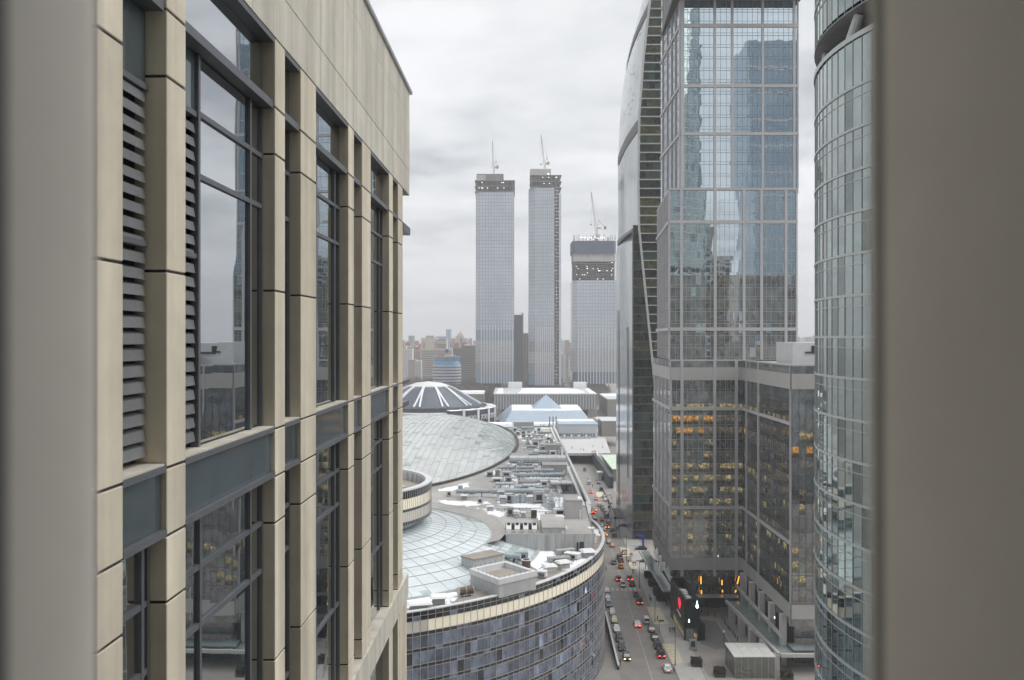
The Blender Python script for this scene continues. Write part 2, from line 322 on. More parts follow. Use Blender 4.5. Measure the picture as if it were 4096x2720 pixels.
mat('head_off', (0.6, 0.62, 0.64), 0.2)
mat('head_lit', (0.95, 0.9, 0.6), 0.3, emit=3, emitc=(1, .9, .5))
mat('plate_white', (0.75, 0.75, 0.75), 0.5)
PAINT = {}
for k, c in dict(white=(.80,.80,.79), silver=(.46,.47,.47), grey=(.20,.205,.215), dark=(.05,.052,.058), black=(.016,.016,.018), orange=(.80,.30,.03),
                 maroon=(.17,.05,.045), blue_grey=(.20,.25,.31), brown=(.22,.19,.155), yellow_green=(.50,.52,.18), green_grey=(.33,.37,.36)).items():
    mat('paint_' + k, c, 0.28, var=.03, coat=.6); PAINT[k] = MATS['paint_' + k]
mat('coat_black', (0.018, 0.018, 0.022), 0.85); mat('skin', (0.45, 0.29, 0.21), 0.6); mat('trousers_dark', (0.03, 0.032, 0.042), 0.85)
mat('coat_grey', (0.12, 0.12, 0.13), 0.85); mat('coat_white', (0.6, 0.6, 0.6), 0.85); mat('coat_red', (0.25, 0.04, 0.04), .85); mat('coat_green', (0.15, 0.5, 0.12), .8); mat('hair_dark', (0.03, 0.022, 0.018), .7)
mat('pole_dark', (0.06, 0.06, 0.065), 0.5, metal=.4)
mat('gate_blue', (0.03, 0.07, 0.40), 0.5)
mat('green_pale', (0.48, 0.58, 0.47), 0.6)

def clear_pane(name, tint, refl=.25):
    m = bpy.data.materials.new(name); m.use_nodes = True; t = m.node_tree; t.nodes.clear(); n = t.nodes.new; l = t.links.new
    tr = n('ShaderNodeBsdfTransparent'); tr.inputs[0].default_value = (*tint, 1); gl = n('ShaderNodeBsdfGlossy'); gl.inputs['Roughness'].default_value = .03
    fr = n('ShaderNodeFresnel'); fr.inputs[0].default_value = 1.6; ad = n('ShaderNodeMath'); ad.operation = 'ADD'; l(fr.outputs[0], ad.inputs[0]); ad.inputs[1].default_value = refl; ad.use_clamp = True
    mx = n('ShaderNodeMixShader'); l(ad.outputs[0], mx.inputs[0]); l(tr.outputs[0], mx.inputs[1]); l(gl.outputs[0], mx.inputs[2]); o = n('ShaderNodeOutputMaterial'); l(mx.outputs[0], o.inputs[0]); MATS[name] = m
clear_pane('pane_clear', (.78, .84, .80), .18)
# ================================================================== THE SETTING
struct('ground', MB().quad((-4300, -250, -.03), (4300, -250, -.03), (4300, 6900, -.03), (-4300, 6900, -.03)), 'city_ground')
def road_x(y, side): return (26.0 + .033*(y-230)) if side < 0 else (39.2 + .033*(y-215))
m = MB()
m.quad((road_x(60,-1), 60, 0), (road_x(60,1), 60, 0), (road_x(640,1), 640, 0), (road_x(640,-1), 640, 0))
struct('road', m, 'asphalt')
m = MB()
def centre(y): return 33.0 + .036*(y-215)
for y in range(150, 560, 3): m.quad((centre(y)-.07, y, .005), (centre(y)+.07, y, .005), (centre(y+3)+.07, y+3, .005), (centre(y+3)-.07, y+3, .005))
for k in range(9):                                   # zebra crossing on the carriageway
    x = road_x(285, -1) + 1.0 + k*1.4
    m.quad((x, 283.5, .006), (x+.7, 283.5, .006), (x+.75, 287.2, .006), (x+.05, 287.2, .006))
for y in range(300, 540, 12): m.quad((centre(y)+3.3, y, .005), (centre(y)+3.42, y, .005), (centre(y)+3.6, y+5, .005), (centre(y)+3.48, y+5, .005))
struct('road_marking', m, 'road_paint')
# right-hand pavement, kerb, plaza
m = MB(); ys = [60, 150, 200, 215, 240, 262, 285, 310, 330, 360, 400, 450, 520, 560]
for a, b in zip(ys, ys[1:]): m.add([(road_x(a,1)+.3, a, .12), (road_x(a,1)+6.2, a, .12), (road_x(b,1)+6.2, b, .12), (road_x(b,1)+.3, b, .12)], [(0,1,2,3)])
struct('pavement', m, 'pavement_grey')
m = MB()
for y in range(60, 560, 4): m.prism([(road_x(y,1), y+.03), (road_x(y,1)+.3, y+.03), (road_x(y+4,1)+.3, y+3.99), (road_x(y+4,1), y+3.99)], -.02, .14)
struct('kerb', m, 'kerb_stone')
m = MB()
m.quad((road_x(120,1)+6.2, 120, .02), (150, 120, .02), (150, 275, .02), (road_x(275,1)+6.2, 275, .02))
m.quad((road_x(275,1)+6.2, 275, .02), (150, 275, .02), (150, 420, .02), (road_x(420,1)+6.2, 420, .02))
struct('plaza', m, 'plaza_paver')
m = MB()                                              # darker driveway loop and pale border lines on the plaza
for a in ([(2815,2478),(2880,2487),(2925,2578),(2865,2600),(2800,2575)],): m.poly([(*G(u, v), .03) for u, v in reversed(a)])
struct('driveway', m, 'plaza_dark')
m = MB()
def ribbon(pts, wdt, z, mb):
    for (a, b) in zip(pts, pts[1:]):
        a, b = Vector(a), Vector(b); d = (b-a).normalized(); n = Vector((-d.y, d.x))*wdt/2
        mb.quad((a.x+n.x, a.y+n.y, z), (a.x-n.x, a.y-n.y, z), (b.x-n.x, b.y-n.y, z), (b.x+n.x, b.y+n.y, z))
ribbon([G(2810,2470), G(2870,2486), G(2932,2590)], .5, .036, m)
ribbon([G(2955,2460), G(3070,2590), G(3140,2690)], .3, .036, m)
ribbon([G(2640,2330), G(2700,2460), G(2760,2590), G(2860,2760)], .35, .036, m)
struct('paving_line', m, 'kerb_stone')
# cream ribbed crossings where driveways cut the pavement
def crossing(poly, n):
    m = MB(); (a, b, c, d) = [Vector(G(*p)) for p in poly]
    for i in range(n):
        t0, t1 = i/n + .012, (i+1)/n - .012
        p = [a.lerp(d, t0), b.lerp(c, t0), b.lerp(c, t1), a.lerp(d, t1)]
        m.prism([(q.x, q.y) for q in p], .10, .155)
    return m
for poly, n in (([(2585,2429),(2638,2432),(2676,2498),(2617,2500)], 9), ([(2648,2577),(2700,2577),(2733,2650),(2690,2660)], 9), ([(2478,2190),(2514,2192),(2530,2228),(2492,2228)], 6),
                ([(2508,2250),(2534,2250),(2552,2276),(2524,2278)], 5), ([(2384,1970),(2412,1970),(2420,1990),(2386,1990)], 4)):
    struct('pavement_crossing', crossing(poly, n), 'crossing_cream')
# left strip between the mall and the road
m = MB(); m.quad((-120, 100, .01), (road_x(100,-1), 100, .01), (road_x(260,-1), 260, .01), (-120, 260, .01)); struct('mall_forecourt', m, 'plaza_paver')
# deck over the far end of the road, with the dark underpass below
DZ = 7.0
m = MB(); m.prism([(24, 566), (62, 566), (72, 720), (18, 720)], DZ-1.6, DZ); struct('deck', m, 'deck_pale')
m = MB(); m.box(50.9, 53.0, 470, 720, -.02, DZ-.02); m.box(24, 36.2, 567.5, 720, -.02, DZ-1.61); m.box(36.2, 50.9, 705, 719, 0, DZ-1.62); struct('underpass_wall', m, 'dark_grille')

# ================================================================== the window the photo is taken through
wf = thing('window_frame', 'out of focus grey window jambs framing the view', 'window frame', (0, .45, 78.6))
m = MB(); m.box(-.32, -.2, .357, .424, 78.62, 81.38); j1 = m.build('jamb', 'jamb_paint', wf)
m = MB(); m.box(-.32, -.2, .16, .356, 78.62, 81.38); m.build('gasket', 'jamb_dark', wf)
m = MB(); m.box(-.32, -.2085, .4245, .452, 78.62, 81.38); m.build('frame_strip', 'jamb_paint', wf)
m = MB(); m.box(.2, .32, .06, .484, 78.62, 81.38); m.build('jamb', 'jamb_paint', wf)
m = MB(); m.box(.2005, .32, .4845, .497, 78.62, 81.38); m.build('gasket', 'jamb_dark', wf)
m = MB(); m.box(.2035, .32, .4975, .512, 78.62, 81.38); m.build('frame_strip', 'jamb_paint', wf)
m = MB(); m.box(-.32, .32, .1, .51, 78.5, 78.615); m.build('sill', 'jamb_paint', wf)
m = MB(); m.box(-.32, .32, .1, .51, 81.385, 81.5); m.build('head', 'jamb_paint', wf)
cb = thing('office_building', 'tall office block whose window the photo is taken from', 'building', (70, -30, 0))
m = MB(); Y = .515
for x0, x1, z0, z1 in ((-30, -.25, 0, 127), (.25, 127, 0, 127), (-.25, .25, 0, 78.6), (-.25, .25, 81.4, 127)): m.quad((x1, Y, z0), (x0, Y, z0), (x0, Y, z1), (x1, Y, z1))
m.quad((-30, -40, 0), (-30, Y, 0), (-30, Y, 127), (-30, -40, 127)); m.quad((127, Y, 0), (127, -40, 0), (127, -40, 127), (127, Y, 127)); m.quad((-30, -40, 0), (127, -40, 0), (127, -40, 127), (-30, -40, 127))
m.build('wall', 'tower_concrete', cb)
m = MB(); m.quad((-30, -40, 127), (127, -40, 127), (127, Y, 127), (-30, Y, 127)); m.build('roof', 'roof_gravel', cb)
m = MB()
for k in range(30):
    for i in range(36):
        x = 4 + i*3.4
        m.quad((x+2.6, .53, 3+k*4.1), (x, .53, 3+k*4.1), (x, .53, 5.6+k*4.1), (x+2.6, .53, 5.6+k*4.1))
m.build('window_rows', 'office_dark', cb, 'stuff')
for nm, lab, x0, x1, y0, y1, z in (('glass_tower', 'blue glass tower standing behind the camera, mirrored in the grid tower', 143, 190, -45, -8, 260), ('office_slab', 'concrete office slab behind the camera, mirrored in the grid tower', 93, 126, -60, -41, 150)):
    t = thing(nm, lab, 'building', ((x0+x1)/2, (y0+y1)/2, 0))
    m = MB(); m.box(x0, x1, y0, y1, 0, z); m.build('wall', 'blue_tower_glass' if z > 200 else 'tower_concrete', t)
    m = MB()
    for k in range(int(z/16)): m.box(x0-.1, x1+.1, y1, y1+.25, 16*k+3.2, 16*k+4.4)
    for i in range(int((x1-x0)/6)): m.box(x0+6*i, x0+6*i+.3, y1, y1+.3, 0, z)
    m.build('facade_grid', 'mullion_pale' if z > 200 else 'office_dark', t, 'stuff')

# ================================================================== LEFT: the cream stone building
def TL(x, y, z): return (-4.025 + .0192*y + x, y - .0192*x, 80 + z)
sb = thing('stone_building', 'cream stone clad office building with tall pilasters and dark windows close on the left', 'building', (-12, 18, 0))
def lbox(x0, x1, y0, y1, z0, z1): m = MB(); m.T = TL; m.box(x0, x1, y0, y1, z0, z1); return m
PIL = [(7.0, 7.45), (8.39, 8.917), (10.0, 10.545), (14.26, 14.83), (15.87, 16.98), (20.04, 20.67), (21.69, 22.85), (25.87, 26.58), (27.62, 28.62)]
JZ = [4.75, 3.647, 2.9, .733, -1.456, -2.214, -2.95, -5.12, -7.30, -7.75]
lbox(-18, -.45, .6, 28.55, -80, 8.1).build('wall', 'stone_frieze', sb)
for i, (a, b) in enumerate(PIL):
    pil = lbox(-.44, -.018, a+.012, b-.012, -8.4, 4.78).build('pilaster', 'joint_dark', sb)
    for z1, z0 in zip(JZ, JZ[1:]):
        g = .016
        o = lbox(-.43, 0, a, b, z0+g, z1-g).build('stone_block', 'stone_cream', pil)
        bv = o.modifiers.new('b', 'BEVEL'); bv.width = .008; bv.segments = 1
# frieze of stone panels and coping
fr = lbox(-.9, -.03, 5.5, 30.36, 4.77, 8.2).build('frieze', 'joint_dark', sb)
y = 5.6; k = 0
while y < 30.2:
    y1 = min(y+1.07, 30.4)
    for z0, z1 in ((4.752, 5.56), (5.56, 7.41), (7.41, 8.2)):
        o = lbox(-.85, .0 if z0 != 5.56 else .004, y+.006, y1-.006, z0+.008, z1-.008).build('stone_panel', 'stone_frieze', fr)
    y = y1
for z0, z1 in ((4.752, 5.56), (5.56, 7.41), (7.41, 8.2)): lbox(-9, -.86, 30.33, 30.4, z0+.008, z1-.008).build('stone_panel', 'stone_frieze', fr)
lbox(-9, -.4, 28.6, 30.32, 4.78, 8.15).build('corner_block', 'stone_frieze', sb)
lbox(-1.2, .07, 5.5, 30.5, 8.205, 8.30).build('coping', 'coping_metal', sb)
# corner glass return and its cornices at the far end
lbox(-3, -.25, 28.66, 29.6, 3.7, 4.74).build('corner_window', 'window_glass', sb)
lbox(-3, .02, 28.64, 30.3, 3.42, 3.66).build('corner_cornice', 'frame_metal', sb)
lbox(-3, .02, 28.64, 30.2, -1.52, -1.40).build('corner_cornice', 'frame_metal', sb)
lbox(-3, .02, 28.64, 29.9, -2.25, -2.10).build('corner_cornice', 'frame_metal', sb)
# bays
def bay(y0, y1, kind):
    lbox(-.44, -.03, y0+.004, y1-.004, 3.62, 3.74).build('lintel', 'frame_metal', sb)
    lbox(-.44, -.012, y0+.004, y1-.004, 4.665, 4.748).build('lintel', 'frame_metal', sb)
    lbox(-.30, -.205, y0+.004, y1-.004, 3.745, 4.66).build('window_pane', 'window_glass', sb)
    # floor band: stone sill, spandrel, dark ledge
    lbox(-.44, -.004, y0+.006, y1-.006, -1.50, -1.428).build('sill', 'frame_metal', sb)
    lbox(-.40, -.02, y0+.02, y1-.02, -1.426, -1.405).build('sill_cap', 'stone_frieze', sb)
    lbox(-.40, -.072, y0+.006, y1-.006, -2.13, -1.502).build('spandrel', 'spandrel_glass', sb)
    lbox(-.44, .004, y0+.006, y1-.006, -2.214, -2.135).build('ledge', 'frame_metal', sb)
    for zl, zh, trs in ((-1.404, 3.615, (2.06, 2.86)), (-7.70, -2.216, (-3.69, -2.94, -5.9))):
        louv = zl > -2 and kind in ('louvre', 'mixed')
        w0 = y0
        if louv:
            e1 = y1 if kind == 'louvre' else y0 + (y1-y0)*.25
            zt = 2.73 if kind == 'louvre' else 2.8
            lv = lbox(-.44, -.36, y0+.01, e1, zl, zh).build('louvre_back', 'joint_dark', sb)
            z = zl + .10
            while z < zt - .06:
                m = MB(); m.T = TL
                m.add([(-.355, y0+.03, z+.10), (-.355, e1-.03, z+.10), (-.225, e1-.03, z-.02), (-.225, y0+.03, z-.02), (-.355, y0+.03, z+.135), (-.355, e1-.03, z+.135), (-.245, e1-.03, z+.095), (-.245, y0+.03, z+.095)],
                      [(0,1,2,3), (7,6,5,4), (3,2,6,7), (0,4,5,1), (0,3,7,4), (1,5,6,2)])
                m.build('louvre_slat', 'louvre_metal', lv); z += .178
            lbox(-.35, -.21, y0+.01, e1, zt, zt+.07).build('transom', 'frame_metal', sb)
            lbox(-.35, -.21, y0+.01, e1, 1.0, 1.06).build('transom', 'frame_metal', sb)
            lbox(-.33, -.24, y0+.02, e1-.01, zt+.075, zh).build('blank_panel', 'spandrel_glass', sb)
            if kind == 'louvre': continue
            w0 = e1
        cols = [w0+.03, y0 + (y1-y0)*.83, y1-.03] if kind != 'narrow' else [w0+.03, y1-.03]
        if kind in ('wide', 'mixed') and not louv: cols = [y0+.03, y0 + (y1-y0)*.27, y0 + (y1-y0)*.83, y1-.03]
        zs = sorted([zl+.03, *trs, zh-.02])
        for a, b in zip(cols, cols[1:]):
            for c, d in zip(zs, zs[1:]):
                m = MB(); m.T = TL; q = random.uniform(-.002, .002)
                m.quad((-.232+q, a, c), (-.232-q, b, c), (-.232+q, b, d), (-.232-q, a, d)); m.build('window_pane', 'window_glass', sb)
        for a in cols: lbox(-.30, -.19, a-.035, a+.035, zl+.002, zh-.002).build('mullion', 'frame_metal', sb)
        for c in trs:
            for a, b in zip(cols, cols[1:]): lbox(-.29, -.195, a+.036, b-.036, c-.035, c+.035).build('transom', 'frame_metal', sb)
BK = ['narrow', 'louvre', 'louvre', 'mixed', 'narrow', 'wide', 'narrow', 'wide', 'narrow']
for (p, q), kd in zip(zip(PIL, PIL[1:]), ['wide', 'louvre', 'mixed', 'narrow', 'wide', 'narrow', 'wide', 'narrow']): bay(p[1], q[0], kd)
# lower stone band and the storeys below it
lb = lbox(-.9, .02, 5.5, 29.6, -8.52, -7.77).build('stone_band', 'joint_dark', sb)
y = 5.6
while y < 29.5:
    y1 = min(y+1.6, 29.7); lbox(-.85, .05, y+.006, y1-.006, -8.5, -7.76).build('stone_panel', 'stone_frieze', lb); y = y1
for a, b in PIL: lbox(-.44, -.01, a, b, -20, -8.53).build('pilaster', 'stone_cream', sb)
lbox(-.44, -.2, 5.5, 29.0, -20, -8.53).build('window_wall', 'window_glass', sb)
lbox(-.44, .0, 28.0, 29.55, -80, -8.54).build('corner_pier', 'stone_cream', sb)
# ================================================================== RIGHT: the grid tower (piers, bands, panes)
MI = ['tower_glass', 'tower_glass_low', 'tower_glass_green', 'tower_glass_dim', 'tower_glass_lit', 'tower_glass_orange', 'sky_sheen_glass']; SP = 'tower_glass_low'
def wall_face(parent, p0, p1, z0, z1, piers, floors, pick, pane_w=1.5, pier_w=.95, name='window', mull='mullion_pale', tilt=.0015, spandrel=.8, pier_mat='tower_pier', proud=.32, bands=(), band_mat='tower_band', band_h=.95):
    """curtain wall from p0 to p1 (outward normal on the right of p0->p1 seen from above reversed): piers and bands are parts,
    each storey of each bay is a window part made of panes; thin mullions are one part"""
    p0, p1 = Vector(p0), Vector(p1); d = (p1-p0); W = d.length; d.normalize(); n = Vector((d.y, -d.x))
    def pt(s, off, z): q = p0 + d*s + n*off; return (q.x, q.y, z)
    def slab(mb, s0, s1, o0, o1, a, b):
        v = [pt(s0,o0,a), pt(s1,o0,a), pt(s1,o1,a), pt(s0,o1,a), pt(s0,o0,b), pt(s1,o0,b), pt(s1,o1,b), pt(s0,o1,b)]
        mb.add(v, [(0,1,2,3),(7,6,5,4),(0,4,5,1),(1,5,6,2),(2,6,7,3),(3,7,4,0)])
    for s, pw in piers:
        m = MB(); slab(m, max(0, s-pw/2), min(W, s+pw/2), -.2, proud, z0, z1); m.build('pier', pier_mat, parent)
    for zb, bh in bands:
        m = MB(); slab(m, 0, W, -.1, proud+.06, zb-bh/2, zb+bh/2); m.build('band', band_mat, parent)
    edges = [0.0] + [s for s, _ in piers] + [W]
    edges = sorted(set(round(e, 3) for e in edges)); mu = MB()
    for a, b in zip(edges, edges[1:]):
        if b-a < .9: continue
        k = max(1, round((b-a)/pane_w))
        for fi, (fa, fb) in enumerate(zip(floors, floors[1:])):
            mb = MB(); up_ = pick((a+b)/2, (fa+fb)/2, -1) == 'tower_glass' and (fa+fb)/2 > 97; base_ = random.random() < .5
            for i in range(k):
                s0, s1 = a+(b-a)*i/k, a+(b-a)*(i+1)/k
                for q0, q1 in ((fa, fa+spandrel), (fa+spandrel, fb)):
                    r = [random.uniform(-tilt, tilt) for _ in range(3)]
                    mb.cur = MI.index('tower_glass') if up_ else (MI.index(SP) if q0 == fa else MI.index(pick((a+b)/2, (fa+fb)/2, fi)))
                    mb.add([pt(s0, r[0], q0), pt(s1, r[1], q0), pt(s1, r[1]+r[2]-r[0], q1), pt(s0, r[2], q1)], [(0,1,2,3)])
            mb.build(name, MI, parent)
        for i in range(1, k):
            s = a+(b-a)*i/k; slab(mu, s-.032, s+.032, .0, .09, floors[0], floors[-1])
    for f in floors:
        slab(mu, 0, W, .0, .10, f-.04, f+.04); slab(mu, 0, W, .0, .09, f+spandrel-.025, f+spandrel+.025)
    mu.build('mullions', mull, parent, 'stuff')
def flr(z0, z1, h):
    n = max(1, round((z1-z0)/h)); return [z0+(z1-z0)*i/n for i in range(n+1)]
gt = thing('grid_tower', 'grey grid of piers and bands on the tall stepped glass tower beside the street', 'building', (65, 285, 0))
Y1, Y2, Y3 = 269.0, 262.0, 261.2
up = lambda s, z, i: 'tower_glass'
def pick_mid(s, z, i):
    r = random.random()
    if z > 97: return 'tower_glass'
    if 87 < z < 91 and r < .6: return 'tower_glass_green'
    return 'tower_glass' if r < .12 else ('tower_glass_low' if r < .70 else ('tower_glass_green' if r < .86 else 'tower_glass_dim'))
def pick_low(s, z, i):
    r = random.random()
    if 53.6 < z < 57.4: return 'tower_glass_orange' if r < .7 and s < 15 else 'tower_glass_dim'
    if 50.2 < z < 53.6: return 'tower_glass_orange' if r < .6 and s < 12 else 'tower_glass_dim'
    if 57 < z < 60 and r < .6: return 'tower_glass_lit'
    if 38 < z < 42: return 'tower_glass_lit' if r < .45 else 'tower_glass_dim'
    if z < 38: return 'tower_glass_lit' if r < (.4 if i % 2 else .08) else ('tower_glass_dim' if r < .6 else ('tower_glass_green' if r < .85 else 'tower_glass_low'))
    if z > 62: return 'tower_glass_low'
    return 'tower_glass_low' if r < .6 else ('tower_glass_dim' if r < .9 else 'tower_glass_lit')
# upper shaft
ZT0, ZT1 = 124.6, 180.6
fl1 = flr(ZT0, ZT1, 3.58)
wall_face(gt, (50.4, Y1), (85.6, Y1), ZT0, ZT1, [(.5, 1.1), (10.2, .7), (15.4, .7), (24.5, .7), (33.9, .7), (35.0, .4)], fl1, up, mull='mullion_blue', bands=[(173.0, .9), (155.0, .9), (140.7, .9)], pane_w=1.5, tilt=.0018)
wall_face(gt, (50.6, 306), (50.4, Y1), ZT0, ZT1, [(5, .5), (14, .5), (22, .5), (29, .5), (36.3, 1.2)], fl1, up, bands=[(173.0, .8), (155.0, .8), (140.7, .8)], pane_w=2.2)
m = MB(); m.box(50.35, 85.55, Y1-.25, Y1+.3, 122.9, 124.6); m.build('base_panel', 'tower_concrete', gt)
m = MB(); m.box(51, 85.4, Y1+.4, 305.5, 100, 181); m.build('core', 'tower_concrete', gt)
# overhanging crown
m = MB(); m.prism([(47.6, 262.5), (86.3, 262.5), (86.3, 301), (50, 301)], 180.7, 181.5); m.build('soffit', 'soffit_dark', gt)
fl0 = flr(181.6, 230, 3.6)
wall_face(gt, (47.6, 262.5), (86.3, 262.5), 181.6, 230, [(.4, .8), (10, 1), (18, 1), (27, 1), (38.2, .8)], fl0, up, pane_w=1.5)
wall_face(gt, (50.0, 301), (47.6, 262.5), 181.6, 230, [(5, .6), (13, .6), (21, .6), (30, .6), (38.2, .8)], fl0, up, pane_w=2.2)
m = MB(); m.prism([(48.2, 263), (86, 263), (86, 300), (50.6, 300)], 181.6, 230.2); m.build('crown_core', 'tower_concrete', gt)
# middle shaft
fl2 = flr(73.4, 122.6, 3.55)
wall_face(gt, (45.9, Y2), (83.1, Y2), 73.4, 122.9, [(3.4, .8), (13.2, .8), (21.6, .8), (26.7, .8), (33.8, .8), (36.9, .5)], fl2, pick_mid, bands=[(113.5, .9), (82.3, .95)], tilt=.0022)
wall_face(gt, (49.6, 308), (45.9, Y2), 73.4, 122.9, [(6, .5), (14, .5), (22, .5), (30, .5), (38, .5), (45.8, .8)], fl2, lambda s, z, i: 'sky_sheen_glass', bands=[(113.5, .9), (82.3, .9)], pane_w=2.0)
m = MB(); m.prism([(46.7, Y2+.5), (82.8, Y2+.5), (82.8, 307.5), (50.3, 307.5)], 72, 122.7); m.build('core', 'tower_concrete', gt)
m = MB(); m.prism([(45.7, Y2-.2), (83.3, Y2-.2), (83.3, 308), (49.5, 308)], 122.75, 123.3); m.build('ledge', 'tower_band', gt)
# lower block with forward wing
fl3 = flr(15.9, 67.5, 3.5)
wall_face(gt, (46.2, Y3), (66.8, Y3), 10.6, 73.2, [(3.1, .85), (12.6, .85), (18.9, .85)], fl3, pick_low, bands=[(59.2, .95), (30.5, .95)], tilt=.0018)
wall_face(gt, (47.1, 300), (46.2, Y3), 10.6, 73.2, [(6, .5), (14, .5), (22, .5), (30, .5), (38.5, .7)], fl3, lambda s, z, i: 'sky_sheen_glass' if random.random() < .85 else 'tower_glass_low', bands=[(59.2, .8), (30.5, .8)], pane_w=2.0)
wall_face(gt, (67.0, Y3), (67.0, 216), 10.6, 73.2, [(4.5, .9), (17, .9), (45, .3)], fl3, lambda s, z, i: pick_low(s+9, z-.6, i) if random.random() < .42 else 'tower_glass_low', bands=[(59.2, .8), (30.5, .8)]  , tilt=.004, mull='mullion_dark')
wall_face(gt, (67.2, 215.8), (96, 215.8), 10.6, 73.2, [(8.2, .3), (16.4, .3)], fl3, lambda s, z, i: pick_low(s+9, z+2, i) if random.random() < .5 else 'tower_glass_low', bands=[], tilt=.003, mull='mullion_dark')
for a, b in (((46.1, Y3), (67.0, Y3)), ((47.0, 300), (46.1, Y3)), ((66.95, Y3), (66.95, 215.75)), ((66.95, 215.75), (96, 215.75))):
    A, B = Vector(a), Vector(b); d = (B-A).normalized(); n = Vector((d.y, -d.x))*.10
    for z0, z1, mt in ((67.5, 71.2, 'tower_concrete'), (71.2, 73.2, 'tower_glass_low'), (12.4, 15.9, 'tower_concrete'), (10.6, 12.4, 'tower_glass_low')):
        m = MB(); q = .22 if mt == 'tower_concrete' else .02; nn_ = n.normalized()*q
        m.quad((A.x+nn_.x, A.y+nn_.y, z0), (B.x+nn_.x, B.y+nn_.y, z0), (B.x+nn_.x, B.y+nn_.y, z1), (A.x+nn_.x, A.y+nn_.y, z1)); m.build('parapet_band' if z0 > 60 else 'base_band', mt, gt)
m = MB(); m.prism([(46.6, Y3+.5), (67.3, Y3+.5), (67.3, 216.3), (95.5, 216.3), (95.5, 299.5), (47.5, 299.5)], 10.5, 73.0); m.build('core', 'tower_concrete', gt)
m = MB(); m.prism([(46.1, Y3-.1), (66.9, Y3-.1), (66.9, 215.7), (96, 215.7), (96, 216.5), (67.7, 216.5), (67.7, Y3+.7), (46.1, Y3+.7)], 73.02, 73.4); m.build('coping', 'tower_band', gt)
# recessed entrance storey
m = MB(); m.quad((47.5, 266.5, 0), (67.5, 266.5, 0), (67.5, 266.5, 10.5), (47.5, 266.5, 10.5)); m.quad((69.5, 266, 0), (69.5, 222, 0), (69.5, 222, 10.5), (69.5, 266, 10.5)); m.quad((69.5, 221, 0), (95, 221, 0), (95, 221, 10.5), (69.5, 221, 10.5)); m.quad((48.2, 306, 0), (47.5, 266.5, 0), (47.5, 266.5, 10.5), (48.2, 306, 10.5)); m.build('entrance_glazing', 'tower_glass_low', gt)
m = MB()
for i in range(15): m.box(47.6+1.4*i, 47.7+1.4*i, 266.3, 266.48, 0, 10.5)
for i in range(30): m.box(69.3, 69.48, 222+1.5*i, 222.1+1.5*i, 0, 10.5)
m.box(47.5, 69, 266.25, 266.45, 5.4, 5.6); m.build('mullions', 'mullion_dark', gt, 'stuff')
m = MB(); m.box(57.3, 61.5, 265.7, 266.24, .03, 3.4); m.build('entrance_doors', 'dark_grille', gt)
for u, v0, v1, v in ((2804, 2302, 2336, 0), (2888, 2320, 2340, 0), (2957, 2303, 2336, -8), (3028, 2306, 2335, -6), (2806, 2361, 2382, 0), (2890, 2360, 2369, 0), (2944, 2360, 2370, -3)):
    d = 265.0; m = MB(); m.bar((PX(u, d), d, PZ(v0, d)), (PX(u+v, d), d, PZ(v1, d)), .16); m.build('light_strip', 'lamp_orange', gt)
# columns and raised walkway along the wing, canopies
for i, y in enumerate((258, 248.5, 239, 229.5, 220)):
    m = MB(); m.cbox(66.2, y, 0, 1.3, 1.9, 12.3); m.build('column', 'column_pale', gt)
    m = MB(); m.cbox(61.6 + .25*i, y-6, 0, 1.5, 2.2, 4.6); m.build('walkway_pier', 'column_pale', gt)
m = MB(); m.prism([(60.6, 256), (61.3, 256), (63.6, 213), (62.9, 213)], 4.3, 5.2); m.build('walkway_edge', 'column_pale', gt)
m = MB(); m.prism([(61.35, 256), (67.2, 256), (67.2, 213), (63.65, 213)], 4.5, 4.9); m.build('walkway', 'canopy_glass', gt)
m = MB(); m.prism([(64.9, 262), (65.5, 262), (65.5, 218), (64.9, 218)], 7.2, 8.0); m.build('beam', 'column_pale', gt)
m = MB(); m.prism([(63.6, 212.5), (96, 212.5), (96, 213.4), (63.6, 213.4)], 4.3, 5.1); m.build('walkway_edge', 'column_pale', gt)
m = MB(); m.box(66.9, 96, 214, 219, 5.4, 5.55); m.build('canopy', 'canopy_glass', gt)
m = MB(); m.box(49, 66, 257.5, 261, 5.3, 5.5); m.build('canopy', 'canopy_glass', gt)
m = MB(); m.box(44.4, 47.4, 264, 312, 5.6, 5.75); m.build('canopy', 'canopy_glass', gt)
m = MB(); m.box(44.0, 44.38, 263.6, 312, 5.45, 5.95); m.box(44.0, 49, 263.2, 263.58, 5.45, 5.95); m.build('canopy_edge', 'column_pale', gt)
m = MB()
for i in range(8): m.tube((46, 268+6*i, 0), (46, 268+6*i, 5.55), .12, n=6)
m.build('canopy_posts', 'pole_dark', gt, 'stuff')
# lettering on the wing, too small to read: two small lit marks
m = MB(); m.box(66.6, 66.75, 231, 232.4, 9.0, 9.5); m.box(66.6, 66.75, 228.5, 230.2, 8.5, 9.0); m.build('lit_sign', 'lamp_white', gt)
# rooftop plant on the wing
rp = thing('rooftop_plant', 'pale rooftop plant room with dark opening and railing above the wing of the grid tower', 'plant room', (78, 228, 73.2))
m = MB(); m.box(70.5, 92, 226, 240, 73.1, 78.6); m.build('wall', 'parapet_pale', rp)
m = MB(); m.box(75.2, 77.8, 225.8, 225.98, 75.8, 77.8); m.box(73.6, 81, 225.7, 225.97, 75.9, 76.3); m.build('opening', 'dark_grille', rp)
m = MB(); m.box(80, 92, 223, 225.7, 73.1, 75.5); m.build('side_block', 'unit_grey', rp)
m = MB()
for i in range(14): m.bar((68+1.2*i, 216.9, 73.4), (68+1.2*i, 216.9, 74.5), .03)
m.bar((68, 216.9, 74.5), (92, 216.9, 74.5), .04); m.bar((68, 216.9, 74.0), (92, 216.9, 74.0), .03); m.build('railing', 'coping_metal', rp)

